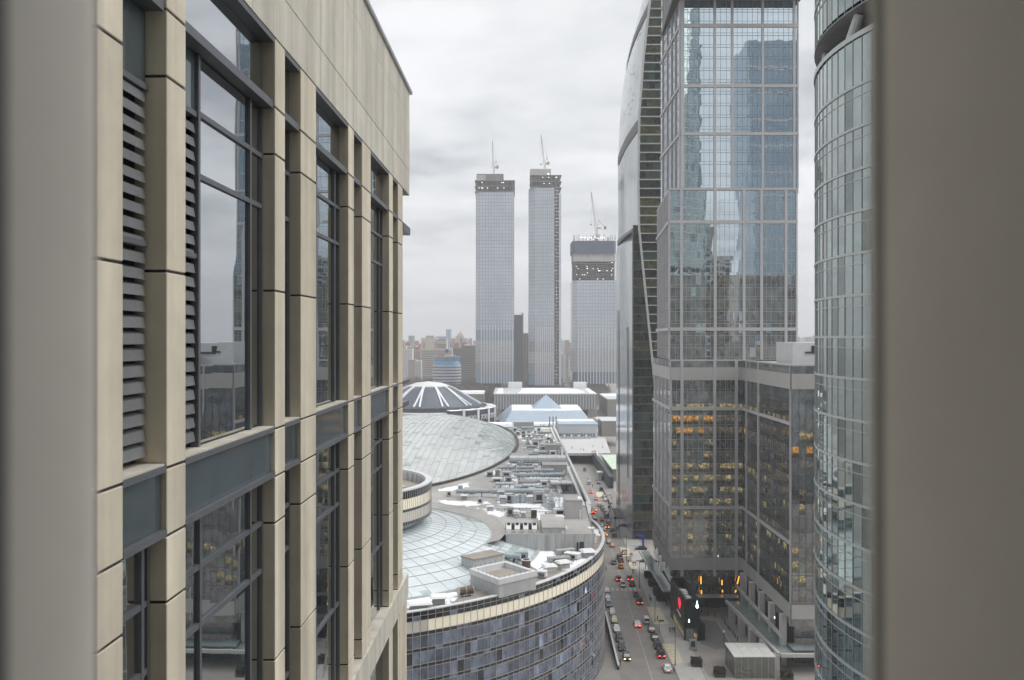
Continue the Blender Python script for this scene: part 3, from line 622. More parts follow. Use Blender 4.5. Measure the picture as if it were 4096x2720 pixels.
# ================================================================== the sail tower behind it
st = thing('sail_tower', 'dark office tower with a curved pale glass sail and leaning white edge', 'building', (58, 385, 0))
YN, YF = 355.0, 417.0
un = [(-600, 2690), (-300, 2642), (0, 2600), (230, 2574), (460, 2557), (727, 2553), (913, 2556)]
uf = [(-600, 2800), (-300, 2690), (0, 2588), (107, 2546.6), (228, 2513), (339, 2493), (475, 2479), (654, 2472.5), (760, 2471.5), (900, 2474), (1000, 2470)]
def near(z):
    v = V0 - (z-H)*F/YN; u = interp(v, un) if v < 913 else 2531; return Vector((PX(u, YN), YN, z))
def far(z):
    v = V0 - (z-H)*F/YF; u = interp(v, uf) if v < 1000 else 2465; return Vector((PX(u, YF), YF, z))
zsp = 122.9
zz_ = [zsp + (246-zsp)*i/24 for i in range(25)]
K = 9
def sail(z, t):                                        # a gentle bulge between the two edges
    p = near(z).lerp(far(z), t); p.x -= 1.2*math.sin(math.pi*t)*min(1, max(0, (z-60)/120)); return p
for i, (a, b) in enumerate(zip(zz_, zz_[1:])):
    m = MB()
    for k in range(K):
        q = [sail(a, k/K), sail(a, (k+1)/K), sail(b, (k+1)/K), sail(b, k/K)]; m.add([tuple(p) for p in q], [(0, 3, 2, 1)])
    m.build('sail_panel_row', 'sail_glass', st)
zl_ = [0 + zsp*i/26 for i in range(27)]
for i, (a, b) in enumerate(zip(zl_, zl_[1:])):
    m = MB()
    for k in range(K):
        q = [sail(a, k/K), sail(a, (k+1)/K), sail(b - 1e-3, (k+1)/K), sail(b - 1e-3, k/K)]; m.add([tuple(p) for p in q], [(0, 3, 2, 1)])
    m.build('side_panel_row', 'sail_glass', st)
def sband(za, zb, h, mt='sail_dark', nm='diagonal_band'):
    m = MB()
    for k in range(K):
        t0, t1 = k/K, (k+1)/K; z0, z1 = za+(zb-za)*t0, za+(zb-za)*t1; o = Vector((-.25, 0, 0))
        q = [sail(z0, t0)+o, sail(z1, t1)+o, sail(z1+h, t1)+o, sail(z0+h, t0)+o]; m.add([tuple(p) for p in q], [(0, 3, 2, 1)])
    m.build(nm, mt, st)
zn = lambda v: H + (V0-v)/F*YN
zf = lambda v: H + (V0-v)/F*YF
sband(zn(45), zf(290), 4.2); sband(zn(520), zf(668), 4.6); sband(zn(925), zf(985), 2.6)
for yq, zt_, zb_, ww in ((404, 92, 4, 3.2), (369, 84, 22, 2.6)):
    m = MB(); t0, t1 = (yq-YN)/(YF-YN), (yq+ww-YN)/(YF-YN); o = Vector((-.3, 0, 0))
    for k in range(6):
        a, b = zb_+(zt_-zb_)*k/6, zb_+(zt_-zb_)*(k+1)/6
        m.add([tuple(sail(a, t0)+o), tuple(sail(a, t1)+o), tuple(sail(b, t1)+o), tuple(sail(b, t0)+o)], [(0, 3, 2, 1)])
    m.build('dark_slit', 'sail_dark', st)
m = MB()                                              # small openings scattered on the sail
for k in range(70):
    z = random.choice([random.uniform(140, 225), random.uniform(165, 215)]); t = random.uniform(.08, .92); p = sail(z, t); q = sail(z, t+.012); r = sail(z+.9, t)
    o = Vector((-.12, 0, 0)); m.add([tuple(p+o), tuple(q+o), tuple(q+o+(r-p)), tuple(r+o)], [(0, 3, 2, 1)])
m.build('vent_openings', 'sail_dark', st, 'stuff')
# office floors facing the camera, slab by slab
fz = [3.55*k for k in range(70)]
for k, (a, b) in enumerate(zip(fz, fz[1:])):
    x0 = near((a+b)/2).x + .25; r = random.random()
    z = (a+b)/2
    n = 5; xe = 64.0
    for i in range(n):
        xa, xb = x0+(xe-x0)*i/n, x0+(xe-x0)*(i+1)/n
        mt = 'office_lit' if (r < .30 and random.random() < .8) else ('office_green' if random.random() < .28 else 'office_dark')
        m = MB(); m.quad((xa, YN+.9, a+.5), (xb, YN+.9, a+.5), (xb, YN+.9, b), (xa, YN+.9, b)); m.build('window', mt, st)
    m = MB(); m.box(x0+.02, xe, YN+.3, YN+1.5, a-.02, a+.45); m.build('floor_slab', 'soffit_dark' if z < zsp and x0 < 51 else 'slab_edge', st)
    # pale slab edge only to the right of the leaning beam
    v = V0 - (a-H)*F/YN
    ub = interp(v, [(-600, 2690), (0, 2600), (460, 2557), (727, 2553), (913, 2556), (1460, 2611), (1700, 2637)]); xb = PX(ub, YN)
    if xb < 62: m = MB(); m.box(xb+.1, 63.9, YN+.05, YN+.28, a+.06, a+.40); m.build('slab_trim', 'slab_edge', st)
m = MB(); prev = None
for v in (-400, 0, 230, 460, 600, 727, 820, 913, 1050, 1200, 1330, 1460, 1560):
    ub = interp(v, [(-600, 2690), (-300, 2642), (0, 2600), (230, 2574), (460, 2557), (727, 2553), (913, 2556), (1460, 2611), (1700, 2637)])
    p = (PX(ub, YN), YN-.1, PZ(v, YN))
    if prev: m.bar(prev, p, .42)
    prev = p
m.build('leaning_beam', 'slab_edge', st)
m = MB(); m.box(49.2, 64, YN+1.6, YF-1, 0, 118); m.build('core', 'soffit_dark', st)
m = MB()
for a, b in zip(zz_, zz_[1:]): m.prism([(near(b).x+1.2, YN+1.6), (66, YN+1.6), (66, YF-1), (max(far(b).x, near(b).x)+1.4, YF-1)], a, b)
m.build('upper_core', 'soffit_dark', st)
m = MB(); m.box(PX(2531, YN)-.1, PX(2531, YN)+.35, YN-.05, YN+1.0, 0, zsp); m.build('corner_trim', 'sail_dark', st)

# ================================================================== the round tower, close on the right
rt = thing('round_tower', 'curved green glass tower with pale ring bands and raked struts, close on the right', 'building', (62.6, 90.3, 0))
CX, CY, RR = 62.6, 90.3, 30.5
FH = 3.95; NS = 124
zb0 = 80 - 20*FH - .9
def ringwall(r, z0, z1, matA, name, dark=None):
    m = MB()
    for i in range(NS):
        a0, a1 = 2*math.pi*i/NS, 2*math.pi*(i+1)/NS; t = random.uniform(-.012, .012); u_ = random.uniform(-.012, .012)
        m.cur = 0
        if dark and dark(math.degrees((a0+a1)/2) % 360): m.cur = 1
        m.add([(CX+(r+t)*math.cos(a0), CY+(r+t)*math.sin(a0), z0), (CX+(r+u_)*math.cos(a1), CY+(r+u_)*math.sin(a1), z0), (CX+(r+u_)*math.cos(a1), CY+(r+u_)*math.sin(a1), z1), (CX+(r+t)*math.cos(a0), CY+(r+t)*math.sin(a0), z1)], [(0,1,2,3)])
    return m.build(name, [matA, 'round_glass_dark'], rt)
mu = MB()
for k in range(-20, 44):
    z = 80 + k*FH
    if z < 3 or (108 < z < 112): continue
    if k == 7: continue
    band = MB(); band.lathe(CX, CY, [(RR-.05, z-.12), (RR+.12, z-.12), (RR+.12, z+.12), (RR-.05, z+.12)], 96); band.build('ring_band', 'ring_metal', rt)
    thin = MB(); thin.lathe(CX, CY, [(RR-.05, z-1.05), (RR+.06, z-1.05), (RR+.06, z-.98), (RR-.05, z-.98)], 96); thin.build('thin_ring', 'ring_metal', rt)
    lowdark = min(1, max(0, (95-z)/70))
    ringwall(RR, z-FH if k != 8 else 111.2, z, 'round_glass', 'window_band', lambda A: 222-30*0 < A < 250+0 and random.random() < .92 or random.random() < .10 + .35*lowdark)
for i in range(NS):
    a = 2*math.pi*i/NS; x, y = CX+(RR+.03)*math.cos(a), CY+(RR+.03)*math.sin(a)
    mu.bar((x, y, 2), (x, y, 108.4), .024); mu.bar((x, y, 111.2), (x, y, 250), .024)
mu.build('mullions', 'ring_metal', rt, 'stuff')
ringwall(RR, 80+6*FH, 108.3, 'round_glass', 'window_band')
m = MB(); m.lathe(CX, CY, [(RR-4, 108.3), (RR-4, 112.2)], 64); m.build('recess_wall', 'recess_grey', rt)
m = MB(); m.lathe(CX, CY, [(RR-4, 111.1), (RR+.1, 111.1), (RR+.1, 111.25)], 96); m.build('soffit', 'recess_grey', rt)
m = MB(); m.lathe(CX, CY, [(RR+.15, 108.2), (RR+.15, 108.7), (RR-4, 108.7)], 96); m.build('ring_ledge', 'ring_metal', rt)
for i in range(22):
    a = 2*math.pi*(i+.2)/22; s = .065 if i % 2 else -.065
    m = MB(); m.tube((CX+(RR-1)*math.cos(a), CY+(RR-1)*math.sin(a), 108.6), (CX+(RR-1.2)*math.cos(a+s), CY+(RR-1.2)*math.sin(a+s), 111.2), .5, n=10); m.build('strut', 'parapet_pale', rt)
m = MB(); m.lathe(CX, CY, [(RR-.4, 0), (RR-.4, 108)], 64); m.build('core', 'soffit_dark', rt)
m = MB(); m.lathe(CX, CY, [(.01, 250.5), (RR, 250.5), (RR, 250)], 64); m.build('roof', 'roof_gravel', rt)
# ================================================================== THE MALL: curved glass front, domes, drum, roof
MC, MR, MZ = (-54.4, 237.1), 78.4, 28.8
mall = thing('shopping_mall', 'sprawling grey shopping mall with a curved glass front and lit cream band', 'building', (-40, 260, 0))
def mp(a, r=MR): return (MC[0]+r*math.cos(a), MC[1]+r*math.sin(a))
DA = R(1.133); A0 = R(-82); NB = 84
rows = [(27.98, 28.75, 'p'), (27.1, 27.92, 'p'), (24.95, 27.04, 'c'), (24.2, 24.9, 'd')]
z = 24.2
while z > 1: rows += [(z-2.3, z-.03, 'g'), (z-3.0, z-2.34, 'd')]; z -= 3.0
rest = {}; singles = 0; mul = MB()
for b in range(NB):
    a0, a1 = A0+b*DA, A0+(b+1)*DA; deg = math.degrees(a0)
    for (z0, z1, kd) in rows:
        pa, pb = mp(a0), mp(a1); t = [random.uniform(-.012, .012) for _ in range(3)]
        dx, dy = math.cos(a0), math.sin(a0)
        q = [(pa[0]+dx*t[0], pa[1]+dy*t[0], z0), (pb[0]+dx*t[1], pb[1]+dy*t[1], z0), (pb[0]+dx*(t[1]+t[2]), pb[1]+dy*(t[1]+t[2]), z1), (pa[0]+dx*(t[0]+t[2]), pa[1]+dy*(t[0]+t[2]), z1)]
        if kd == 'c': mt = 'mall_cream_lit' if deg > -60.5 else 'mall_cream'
        elif kd in 'pd': mt = 'mall_glass_dark' if random.random() < .88 else 'mall_glass'
        else: mt = 'mall_glass_pale' if random.random() < .05 + (.12 if deg < -58 else 0) else ('mall_glass_dark' if random.random() < .07 else 'mall_glass')
        if -66 < deg < -12 and kd in 'gc' and z1 > 11 and singles < 300:
            m = MB(); m.add(q, [(0,1,2,3)]); m.build('glass_pane' if kd == 'g' else 'cream_panel', mt, mall); singles += 1
        else: rest.setdefault(mt, MB()).add(q, [(0,1,2,3)])
    p = mp(a0, MR+.03); mul.bar((p[0], p[1], 0), (p[0], p[1], MZ), .045)
for (z0, z1, kd) in rows:
    for b in range(NB): pa, pb = mp(A0+b*DA, MR+.03), mp(A0+(b+1)*DA, MR+.03); mul.bar((pa[0], pa[1], z1), (pb[0], pb[1], z1), .035)
for k, v in rest.items(): v.build('outer_panes', k, mall, 'stuff')
mul.build('mullions', 'mullion_pale', mall, 'stuff')
m = MB(); m.lathe(MC[0], MC[1], [(MR-.4, 0), (MR-.4, 28.2)], 90, A0, A0+NB*DA); m.build('core_wall', 'dark_grille', mall)
for b in range(0, NB, 4):
    m = MB(); m.lathe(MC[0], MC[1], [(MR+.1, 28.76), (MR+.1, 28.95), (MR-.75, 29.0), (MR-.75, 28.3)], 4, A0+b*DA+.0006, A0+(b+4)*DA-.0006); m.build('parapet_cap', 'parapet_pale', mall)
m = MB(); m.lathe(MC[0], MC[1], [(MR-.75, 28.36), (20, 28.36)], 60, A0, R(20)); m.build('terrace_roof', 'roof_brown', mall)
# terrace railing
m = MB()
for b in range(20, 78):
    p = mp(A0+b*DA, MR-2.6); q = mp(A0+(b+1)*DA, MR-2.6); m.bar((p[0], p[1], 28.3), (p[0], p[1], 29.45), .03); m.bar((p[0], p[1], 29.42), (q[0], q[1], 29.42), .03); m.bar((p[0], p[1], 28.95), (q[0], q[1], 28.95), .02)
m.build('railing', 'coping_metal', mall, 'stuff')
# higher rear roof and the step wall
RZ = 32.3
arc = [(-45+43.2*math.cos(R(a)), 222+43.2*math.sin(R(a))) for a in range(-5, 96, 5)]
poly = [(-1.5, 217.2), (19.6, 217.2), (20.6, 250), (22.2, 470), (-110, 470), (-110, 275)] + list(reversed(arc))
m = MB(); m.prism(poly, RZ-.5, RZ); m.build('rear_roof', 'roof_gravel', mall)
m = MB(); m.lathe(-45, 222, [(40.0, 31.3), (43.4, RZ+.02)], 40, R(-14), R(100)); m.build('apron', 'roof_gravel', mall)
m = MB(); m.box(5.7, 19.6, 217.0, 217.19, 28.3, RZ+.25)
m.build('step_wall', 'wall_grey', mall)
m = MB(); m.quad((19.65, 217.0, 28.3), (20.65, 250, 28.3), (20.65, 250, RZ+.3), (19.65, 217.0, RZ+.3)); m.build('step_wall', 'wall_grey', mall)
m = MB(); m.quad((-1.5, 217.05, 28.2), (5.7, 217.0, 28.2), (5.7, 217.0, RZ+.25), (-1.5, 217.05, RZ+.25)); m.build('step_wall', 'wall_grey', mall)
for i in range(9): m = MB(); m.box(-1+2.3*i, -.96+2.3*i, 216.93, 216.99, 28.4, RZ+.2); m.build('wall_joint', 'unit_grey', mall)
m = MB(); m.box(15.6, 16.0, 216.85, 216.98, 28.36, 30.5); m.box(16.3, 17.3, 216.85, 216.98, 28.36, 30.6); m.build('service_door', 'dark_grille', mall)
m = MB()
for k in range(10): m.bar((8.0, 216.8, 28.5+.38*k), (8.9, 216.8, 28.5+.38*k), .03)
m.bar((8.0, 216.8, 28.4), (8.0, 216.8, 32.6), .04); m.bar((8.9, 216.8, 28.4), (8.9, 216.8, 32.6), .04); m.build('wall_ladder', 'unit_grey', mall)
m = MB(); m.quad((22.25, 470, 0), (22.25, 252, 0), (22.25, 252, RZ-.01), (22.25, 470, RZ-.01)); m.build('street_wall', 'mall_glass_dark', mall)
for i in range(11):
    y = 252+20*i
    for dx in (0, 1.7):
        m = MB(); m.prism([(19.8+dx, y+.05), (20.6+dx, y+.05), (20.6+dx+.02, y+19.95), (19.8+dx+.02, y+19.95)], RZ-.2, RZ+(.9 if dx else .55)); m.build('edge_parapet', 'parapet_pale', mall)
# ---- glass dome built of panel strips
def dome(center, a, b, z0, c, nu, nv, label, nm, pickm, tilt0=0.0, cut=None, ang=0.0, pw=2.0, group=None):
    """shallow glass shell: nu x nv panels over an elliptical plan; every strip of panels is a part"""
    t = thing(nm, label, 'dome', (center[0], center[1], z0), group)
    def P(i, j):
        x = -1 + 2*i/nu; half = math.sqrt(max(0, 1-x*x)); y = (-1 + 2*j/nv)*half
        r2 = min(1, x*x+y*y); h = c*(1-r2**(pw/2))
        X, Yq = x*a, y*b; ca, sa = math.cos(ang), math.sin(ang)
        return (center[0]+X*ca-Yq*sa, center[1]+X*sa+Yq*ca, z0+h)
    rb = MB()
    for i in range(nu):
        sm_ = MB()
        for j in range(nv):
            q = [P(i,j), P(i+1,j), P(i+1,j+1), P(i,j+1)]
            cxm = sum(p[0] for p in q)/4; cym = sum(p[1] for p in q)/4
            if cut and cut(cxm, cym): continue
            sm_.cur = 1 if pickm(i/nu, j/nv, cxm, cym) == 'dome_glass_green' else 0; sm_.add(q, [(0,1,2,3)])
            if j % 6 == i % 3: rb.bar((q[0][0], q[0][1], q[0][2]+.05), (q[1][0], q[1][1], q[1][2]+.05), .025)
            rb.bar((q[0][0], q[0][1], q[0][2]+.06), (q[3][0], q[3][1], q[3][2]+.06), .04)
        sm_.build('panel_strip', ['dome_glass', 'dome_glass_green'], t)
    rb.build('glazing_bars', 'dome_rib', t, 'stuff')
    m = MB(); n = 80
    for i in range(n):
        a0, a1 = 2*math.pi*i/n, 2*math.pi*(i+1)/n; ca, sa = math.cos(ang), math.sin(ang)
        def E(t_, k): X, Yq = a*k*math.cos(t_), b*k*math.sin(t_); return (center[0]+X*ca-Yq*sa, center[1]+X*sa+Yq*ca)
        p, q, p2, q2 = E(a0, 1.0), E(a1, 1.0), E(a0, 1.0+.9/a), E(a1, 1.0+.9/a)
        if cut and cut(*p): continue
        m.add([(*p, z0+.35), (*q, z0+.35), (*q2, z0+.5), (*p2, z0+.5), (*p2, z0-1.2), (*q2, z0-1.2)], [(0,3,2,1), (3,4,5,2)])
    m.build('rim_gutter', 'soffit_dark', t)
    return t
def pk1(i, j, x, y):
    if y > 455 and x > -40: return 'dome_glass_green' if (int(x/7) % 2 == 0) else 'dome_glass'
    if x > -14 and y > 350 and random.random() < .40: return 'dome_glass_green'
    return 'dome_glass_green' if random.random() < .03 else 'dome_glass'
dome((-42, 396), 44, 119, RZ+.3, 11.0, 40, 60, 'large pale glass dome spanning the mall roof behind the striped drum', 'glass_dome', pk1, ang=R(-2), pw=2.2)
# front ring dome (radial panels) around the drum
fd = thing('ring_dome', 'lower pale glass dome with curved panel lines on the mall roof under the drum', 'dome', (-45, 222, 28.4))
def rz(r): return 28.5 + 7.4*(1-(r/51.0)**2.0)
nr, na = 20, 150; rb = MB()
for i in range(nr):
    r0, r1 = 14+(51-14)*i/nr, 14+(51-14)*(i+1)/nr; sm_ = MB()
    for k in range(na):
        a0, a1 = -math.pi+2*math.pi*k/na, -math.pi+2*math.pi*(k+1)/na
        if not -110 < math.degrees(a0 if a0 < math.pi else a0-2*math.pi) < 110: continue
        q = [(-45+r*math.cos(a), 222+r*math.sin(a), rz(r)) for r, a in ((r0,a0),(r1,a0),(r1,a1),(r0,a1))]
        da = math.degrees(a0) if a0 < math.pi else math.degrees(a0)-360
        mt = 'dome_glass_green' if ((da > 18 and r0 > 36) or (-30 < da < -8 and r0 > 42 and random.random() < .5) or random.random() < .012) else 'dome_glass_pale'
        sm_.cur = 1 if mt == 'dome_glass_green' else 0; sm_.add(q, [(0,1,2,3)])
        if k % 2 == 0: rb.bar((q[0][0], q[0][1], q[0][2]+.04), (q[1][0], q[1][1], q[1][2]+.04), .022)
        if i % 2 == 0: rb.bar((q[0][0], q[0][1], q[0][2]+.05), (q[3][0], q[3][1], q[3][2]+.05), .05)
    sm_.build('panel_ring', ['dome_glass_pale', 'dome_glass_green'], fd)
rb.build('glazing_bars', 'dome_rib', fd, 'stuff')
m = MB(); m.lathe(-45, 222, [(51.0, 28.7), (51.9, 28.9), (52.0, 28.2)], 90, R(-110), R(30)); m.build('rim_gutter', 'unit_grey', fd)
# drum
dr = thing('striped_drum', 'round striped drum of cream and dark glass bands rising above the ring dome', 'drum', (-45, 222, 30))
for z0, z1, mt, nm in ((42.6, 44.4, 'mall_glass_dark', 'glass_band'), (40.2, 42.55, 'mall_cream_lit', 'cream_band'), (39.6, 40.15, 'mall_glass_dark', 'glass_band'), (37.3, 39.55, 'mall_cream', 'cream_band'), (36.5, 37.25, 'mall_glass_dark', 'glass_band')):
    m = MB(); m.lathe(-45, 222, [(25.0, z0), (25.0, z1)], 100, R(-120), R(60)); m.build(nm, mt, dr)
m = MB()
for k in range(0, 101, 1): a = R(-120+1.8*k); m.bar((-45+25.04*math.cos(a), 222+25.04*math.sin(a), 36.5), (-45+25.04*math.cos(a), 222+25.04*math.sin(a), 44.4), .05)
m.build('mullions', 'mullion_pale', dr, 'stuff')
m = MB(); m.lathe(-45, 222, [(25.1, 44.4), (25.1, 44.75), (23.6, 44.75), (23.6, 42.2)], 80); m.build('parapet', 'parapet_pale', dr)
m = MB(); m.lathe(-45, 222, [(23.6, 42.25), (.1, 42.25)], 60); m.build('roof', 'roof_brown', dr)
m = MB()
for k in range(60): a = R(6*k); m.cbox(-45+23.2*math.cos(a), 222+23.2*math.sin(a), 42.3, .5, .35, 2.0, a)
m.build('inner_fins', 'unit_grey', dr, 'stuff')
m = MB(); m.cbox(-28.5, 214, 42.3, 5, 6, 2.4, .5); m.build('penthouse', 'wall_grey', dr)
m = MB(); m.lathe(-45, 222, [(24.8, 36.45), (20.5, 33.6), (17.5, 31.5)], 100); m.build('glass_skirt', 'dome_glass_green', dr)
m = MB()
for k in range(100):
    a = R(3.6*k); m.bar((-45+24.85*math.cos(a), 222+24.85*math.sin(a), 36.45), (-45+17.6*math.cos(a), 222+17.6*math.sin(a), 31.6), .05)
for r, z in ((23.4, 35.5), (22, 34.6), (20.6, 33.65), (19, 32.6)): m.lathe(-45, 222, [(r+.05, z), (r+.12, z+.1)], 80)
m.build('skirt_bars', 'coping_metal', dr, 'stuff')

# ---- penthouses and machinery on the front terrace
ph = thing('lift_penthouse', 'grey square penthouse with sunken roof at the edge of the curved mall terrace', 'penthouse', (-2, 184.6, 28.4))
C4 = [(-8.6, 186.2), (-2.6, 177.9), (4.9, 184.4), (-1.5, 192.4)]
m = MB(); m.prism(C4, 28.36, 31.0); m.build('wall', 'wall_grey', ph)
c0 = Vector((-2, 185.2))
for i in range(4):
    a, b = Vector(C4[i]), Vector(C4[(i+1) % 4]); ai, bi = c0+(a-c0)*.86, c0+(b-c0)*.86; ao, bo = c0+(a-c0)*1.04, c0+(b-c0)*1.04
    m = MB(); m.prism([tuple(ao), tuple(bo), tuple(bi), tuple(ai)], 31.01, 32.1); m.build('parapet', 'parapet_pale', ph)
    d = (b-a).normalized(); n = Vector((d.y, -d.x)); p, q = a.lerp(b, .14)+n*.03, a.lerp(b, .86)+n*.03
    m = MB(); m.quad((p.x, p.y, 28.4), (q.x, q.y, 28.4), (q.x, q.y, 30.6), (p.x, p.y, 30.6)); m.build('panel_recess', 'unit_grey', ph)
m = MB(); m.prism([tuple(c0+(Vector(c)-c0)*.6) for c in C4], 31.02, 31.3); m.build('sunken_roof', 'roof_brown', ph)
m = MB()
for i in range(4):
    a, b = Vector(C4[i]), Vector(C4[(i+1) % 4])
    for k in range(7): p = a.lerp(b, k/7); m.bar((p.x, p.y, 32.1), (p.x, p.y, 32.7), .025)
m.build('lightning_rods', 'pole_dark', ph, 'stuff')
p2 = thing('service_block', 'grey service block with sloping brown roof behind the square penthouse', 'penthouse', (-7, 197, 28.4))
m = MB(); m.prism([(-11, 195.5), (-8.3, 192.6), (-2, 197.5), (-4.6, 201)], 28.36, 32.2); m.build('wall', 'wall_grey', p2)
m = MB(); m.prism([(-11.2, 195.5), (-8.3, 192.4), (-1.7, 197.5), (-4.6, 201.3)], 32.21, 32.5); m.build('roof', 'roof_brown', p2)

NUM = {}
def unit(kind, x, y, z0, wx, wy, h, label, group, ang=0.0, mt='unit_grey', name=None):
    nm = name or {'box': 'ventilation_unit', 'duct': 'roof_duct', 'vent': 'roof_vent', 'cowl': 'air_intake', 'fan': 'cooling_fan', 'shed': 'plant_shed'}[kind]
    t = thing(nm, label, {'duct': 'duct', 'vent': 'vent', 'cowl': 'vent', 'shed': 'shed'}.get(kind, 'ventilation unit'), (x, y, z0), group)
    c, s = math.cos(ang), math.sin(ang)
    def L(px, py): return (x+px*c-py*s, y+px*s+py*c)
    if kind == 'box':
        m = MB(); m.cbox(x, y, z0+.25, wx, wy, h-.25, ang); m.build('casing', mt, t)
        m = MB()
        for a in (-.4, .4):
            for b in (-.4, .4): m.cbox(*L(wx*a, wy*b), z0, .18, .18, .26)
        m.build('feet', 'dark_grille', t)
        m = MB(); q = L(0, -wy/2-.02); m.cbox(q[0], q[1], z0+h*.3, wx*.6, .06, h*.5, ang); m.build('grille', 'dark_grille', t)
        m = MB(); m.cbox(x, y, z0+h, wx*1.04, wy*1.04, .1, ang); m.build('lid', 'unit_white' if random.random() < .3 else mt, t)
    elif kind == 'shed':
        m = MB(); m.cbox(x, y, z0, wx, wy, h, ang); m.build('wall', mt, t)
        m = MB(); m.cbox(x, y, z0+h, wx*1.02, wy*1.02, .22, ang); m.build('roof', 'roof_gravel', t)
        m = MB(); q = L(wx*.38, -wy/2-.03); m.cbox(q[0], q[1], z0+.1, wx*.1, .08, h*.5, ang); m.build('door', 'unit_white', t)
    elif kind == 'duct':
        m = MB(); a, b = L(-wx/2, 0), L(wx/2, 0); m.tube((*a, z0+h), (*b, z0+h), wy/2, n=12); m.build('pipe', mt, t, smooth=False)
        n = max(2, int(wx/3.5))
        m = MB()
        for i in range(n): q = L(-wx/2+wx*(i+.5)/n, 0); m.cbox(q[0], q[1], z0, .22, wy*.9, h-wy*.3, ang)
        m.build('supports', 'dark_grille', t)
        m = MB()
        for i in range(n+1): q0, q1 = L(-wx/2+wx*i/n-.07, 0), L(-wx/2+wx*i/n+.07, 0); m.tube((*q0, z0+h), (*q1, z0+h), wy/2+.09, n=12)
        m.build('flanges', 'unit_grey', t)
    elif kind == 'vent':
        m = MB(); m.cbox(x, y, z0, wx, wy, h*.65, ang); m.build('shaft', mt, t)
        m = MB(); m.cbox(x, y, z0+h*.78, wx*1.45, wy*1.45, h*.2, ang, .8); m.build('hood', 'unit_white', t)
        m = MB(); m.cbox(x, y, z0+h*.65, wx*.8, wy*.8, h*.13, ang); m.build('slot', 'dark_grille', t)
    elif kind == 'cowl':
        m = MB(); m.add([(x-wx/2, y-wy/2, z0+h*.45), (x+wx/2, y-wy/2, z0+h*.45), (x+wx*.3, y-wy/2, z0), (x-wx*.3, y-wy/2, z0), (x-wx/2, y+wy/2, z0+h), (x+wx/2, y+wy/2, z0+h), (x+wx*.5, y+wy/2, z0), (x-wx*.5, y+wy/2, z0)],
                        [(3,2,1,0), (4,5,6,7), (0,1,5,4), (2,3,7,6), (1,2,6,5), (3,0,4,7)]); m.build('hopper', 'unit_white', t)
        m = MB(); m.cbox(x, y+wy/2-.1, z0+h*.72, wx*.55, wy*.5, h*.35); m.build('slot', 'dark_grille', t)
    elif kind == 'fan':
        m = MB(); m.tube((x, y, z0), (x, y, z0+h), wx/2, n=14); m.build('casing', mt, t)
        m = MB(); m.tube((x, y, z0+h), (x, y, z0+h+.12), wx/2+.12, n=14); m.build('ring', 'unit_white', t)
        m = MB(); m.tube((x, y, z0+h+.125), (x, y, z0+h+.14), wx/2-.15, n=14); m.build('fan_grille', 'dark_grille', t)
    return t
def roofpx(u, v, z=RZ): return G(u, v, z)
gF = 'machinery on the curved mall terrace'
random.seed(5)
for i, (u, v, wx, wy, h, kd, mt, lab) in enumerate([
    (1754, 2412, 2.4, 2.2, 1.6, 'vent', 'unit_grey', 'square hooded vent in the snow beside the low terrace railing'),
    (1676, 2438, 3.4, 2.0, 1.5, 'vent', 'unit_grey', 'wide hooded vent half sunk in snow by the stone building edge'),
    (2198, 2284, 2.2, 2.0, 1.5, 'vent', 'unit_white', 'pale hooded vent to the right of the square penthouse'),
    (2253, 2272, 2.3, 2.0, 1.7, 'vent', 'unit_grey', 'grey hooded vent beside the curved railing'),
    (2235, 2246, 5.2, 1.8, 1.0, 'box', 'unit_grey', 'long low ventilation unit lying in terrace snow'),
    (2290, 2234, 3.6, 2.2, 1.3, 'box', 'unit_white', 'pale ventilation unit on the terrace near the service door'),
    (2262, 2216, 4.4, 1.6, 1.1, 'box', 'unit_grey', 'narrow grey ventilation unit at the foot of the step wall'),
    (1935, 2270, 2.2, 2.2, 2.6, 'fan', 'duct_blue', 'tall round fan drum left of the jumble of ducts'),
    (1985, 2262, 3.2, 2.4, 2.0, 'box', 'duct_light', 'light grey air handler among the ducts behind the penthouse'),
    (2030, 2256, 6.0, 1.3, 1.9, 'duct', 'duct_blue', 'thick blue grey duct behind the penthouse'),
    (2085, 2248, 3.0, 2.4, 2.4, 'box', 'duct_blue', 'blue grey air handler on the snow side of the penthouse'),
    (2105, 2268, 2.0, 2.0, 1.6, 'fan', 'rust_brown', 'rusty fan drum by the corner of the penthouse'),
    (2168, 2310, 2.0, 1.6, 1.4, 'box', 'unit_white', 'small pale unit close behind the curved parapet'),
    (1862, 2384, 3.0, 1.5, 1.1, 'duct', 'rust_brown', 'rusty barrel shaped duct left of the square penthouse'),
    (2352, 2228, 2.4, 2.4, 1.8, 'vent', 'unit_grey', 'domed grey vent at the curved terrace end')]):
    x, y = G(u, v, 28.4); unit(kd, x, y, 28.38, wx, wy, h, lab, gF, ang=random.uniform(-.5, .5), mt=mt)
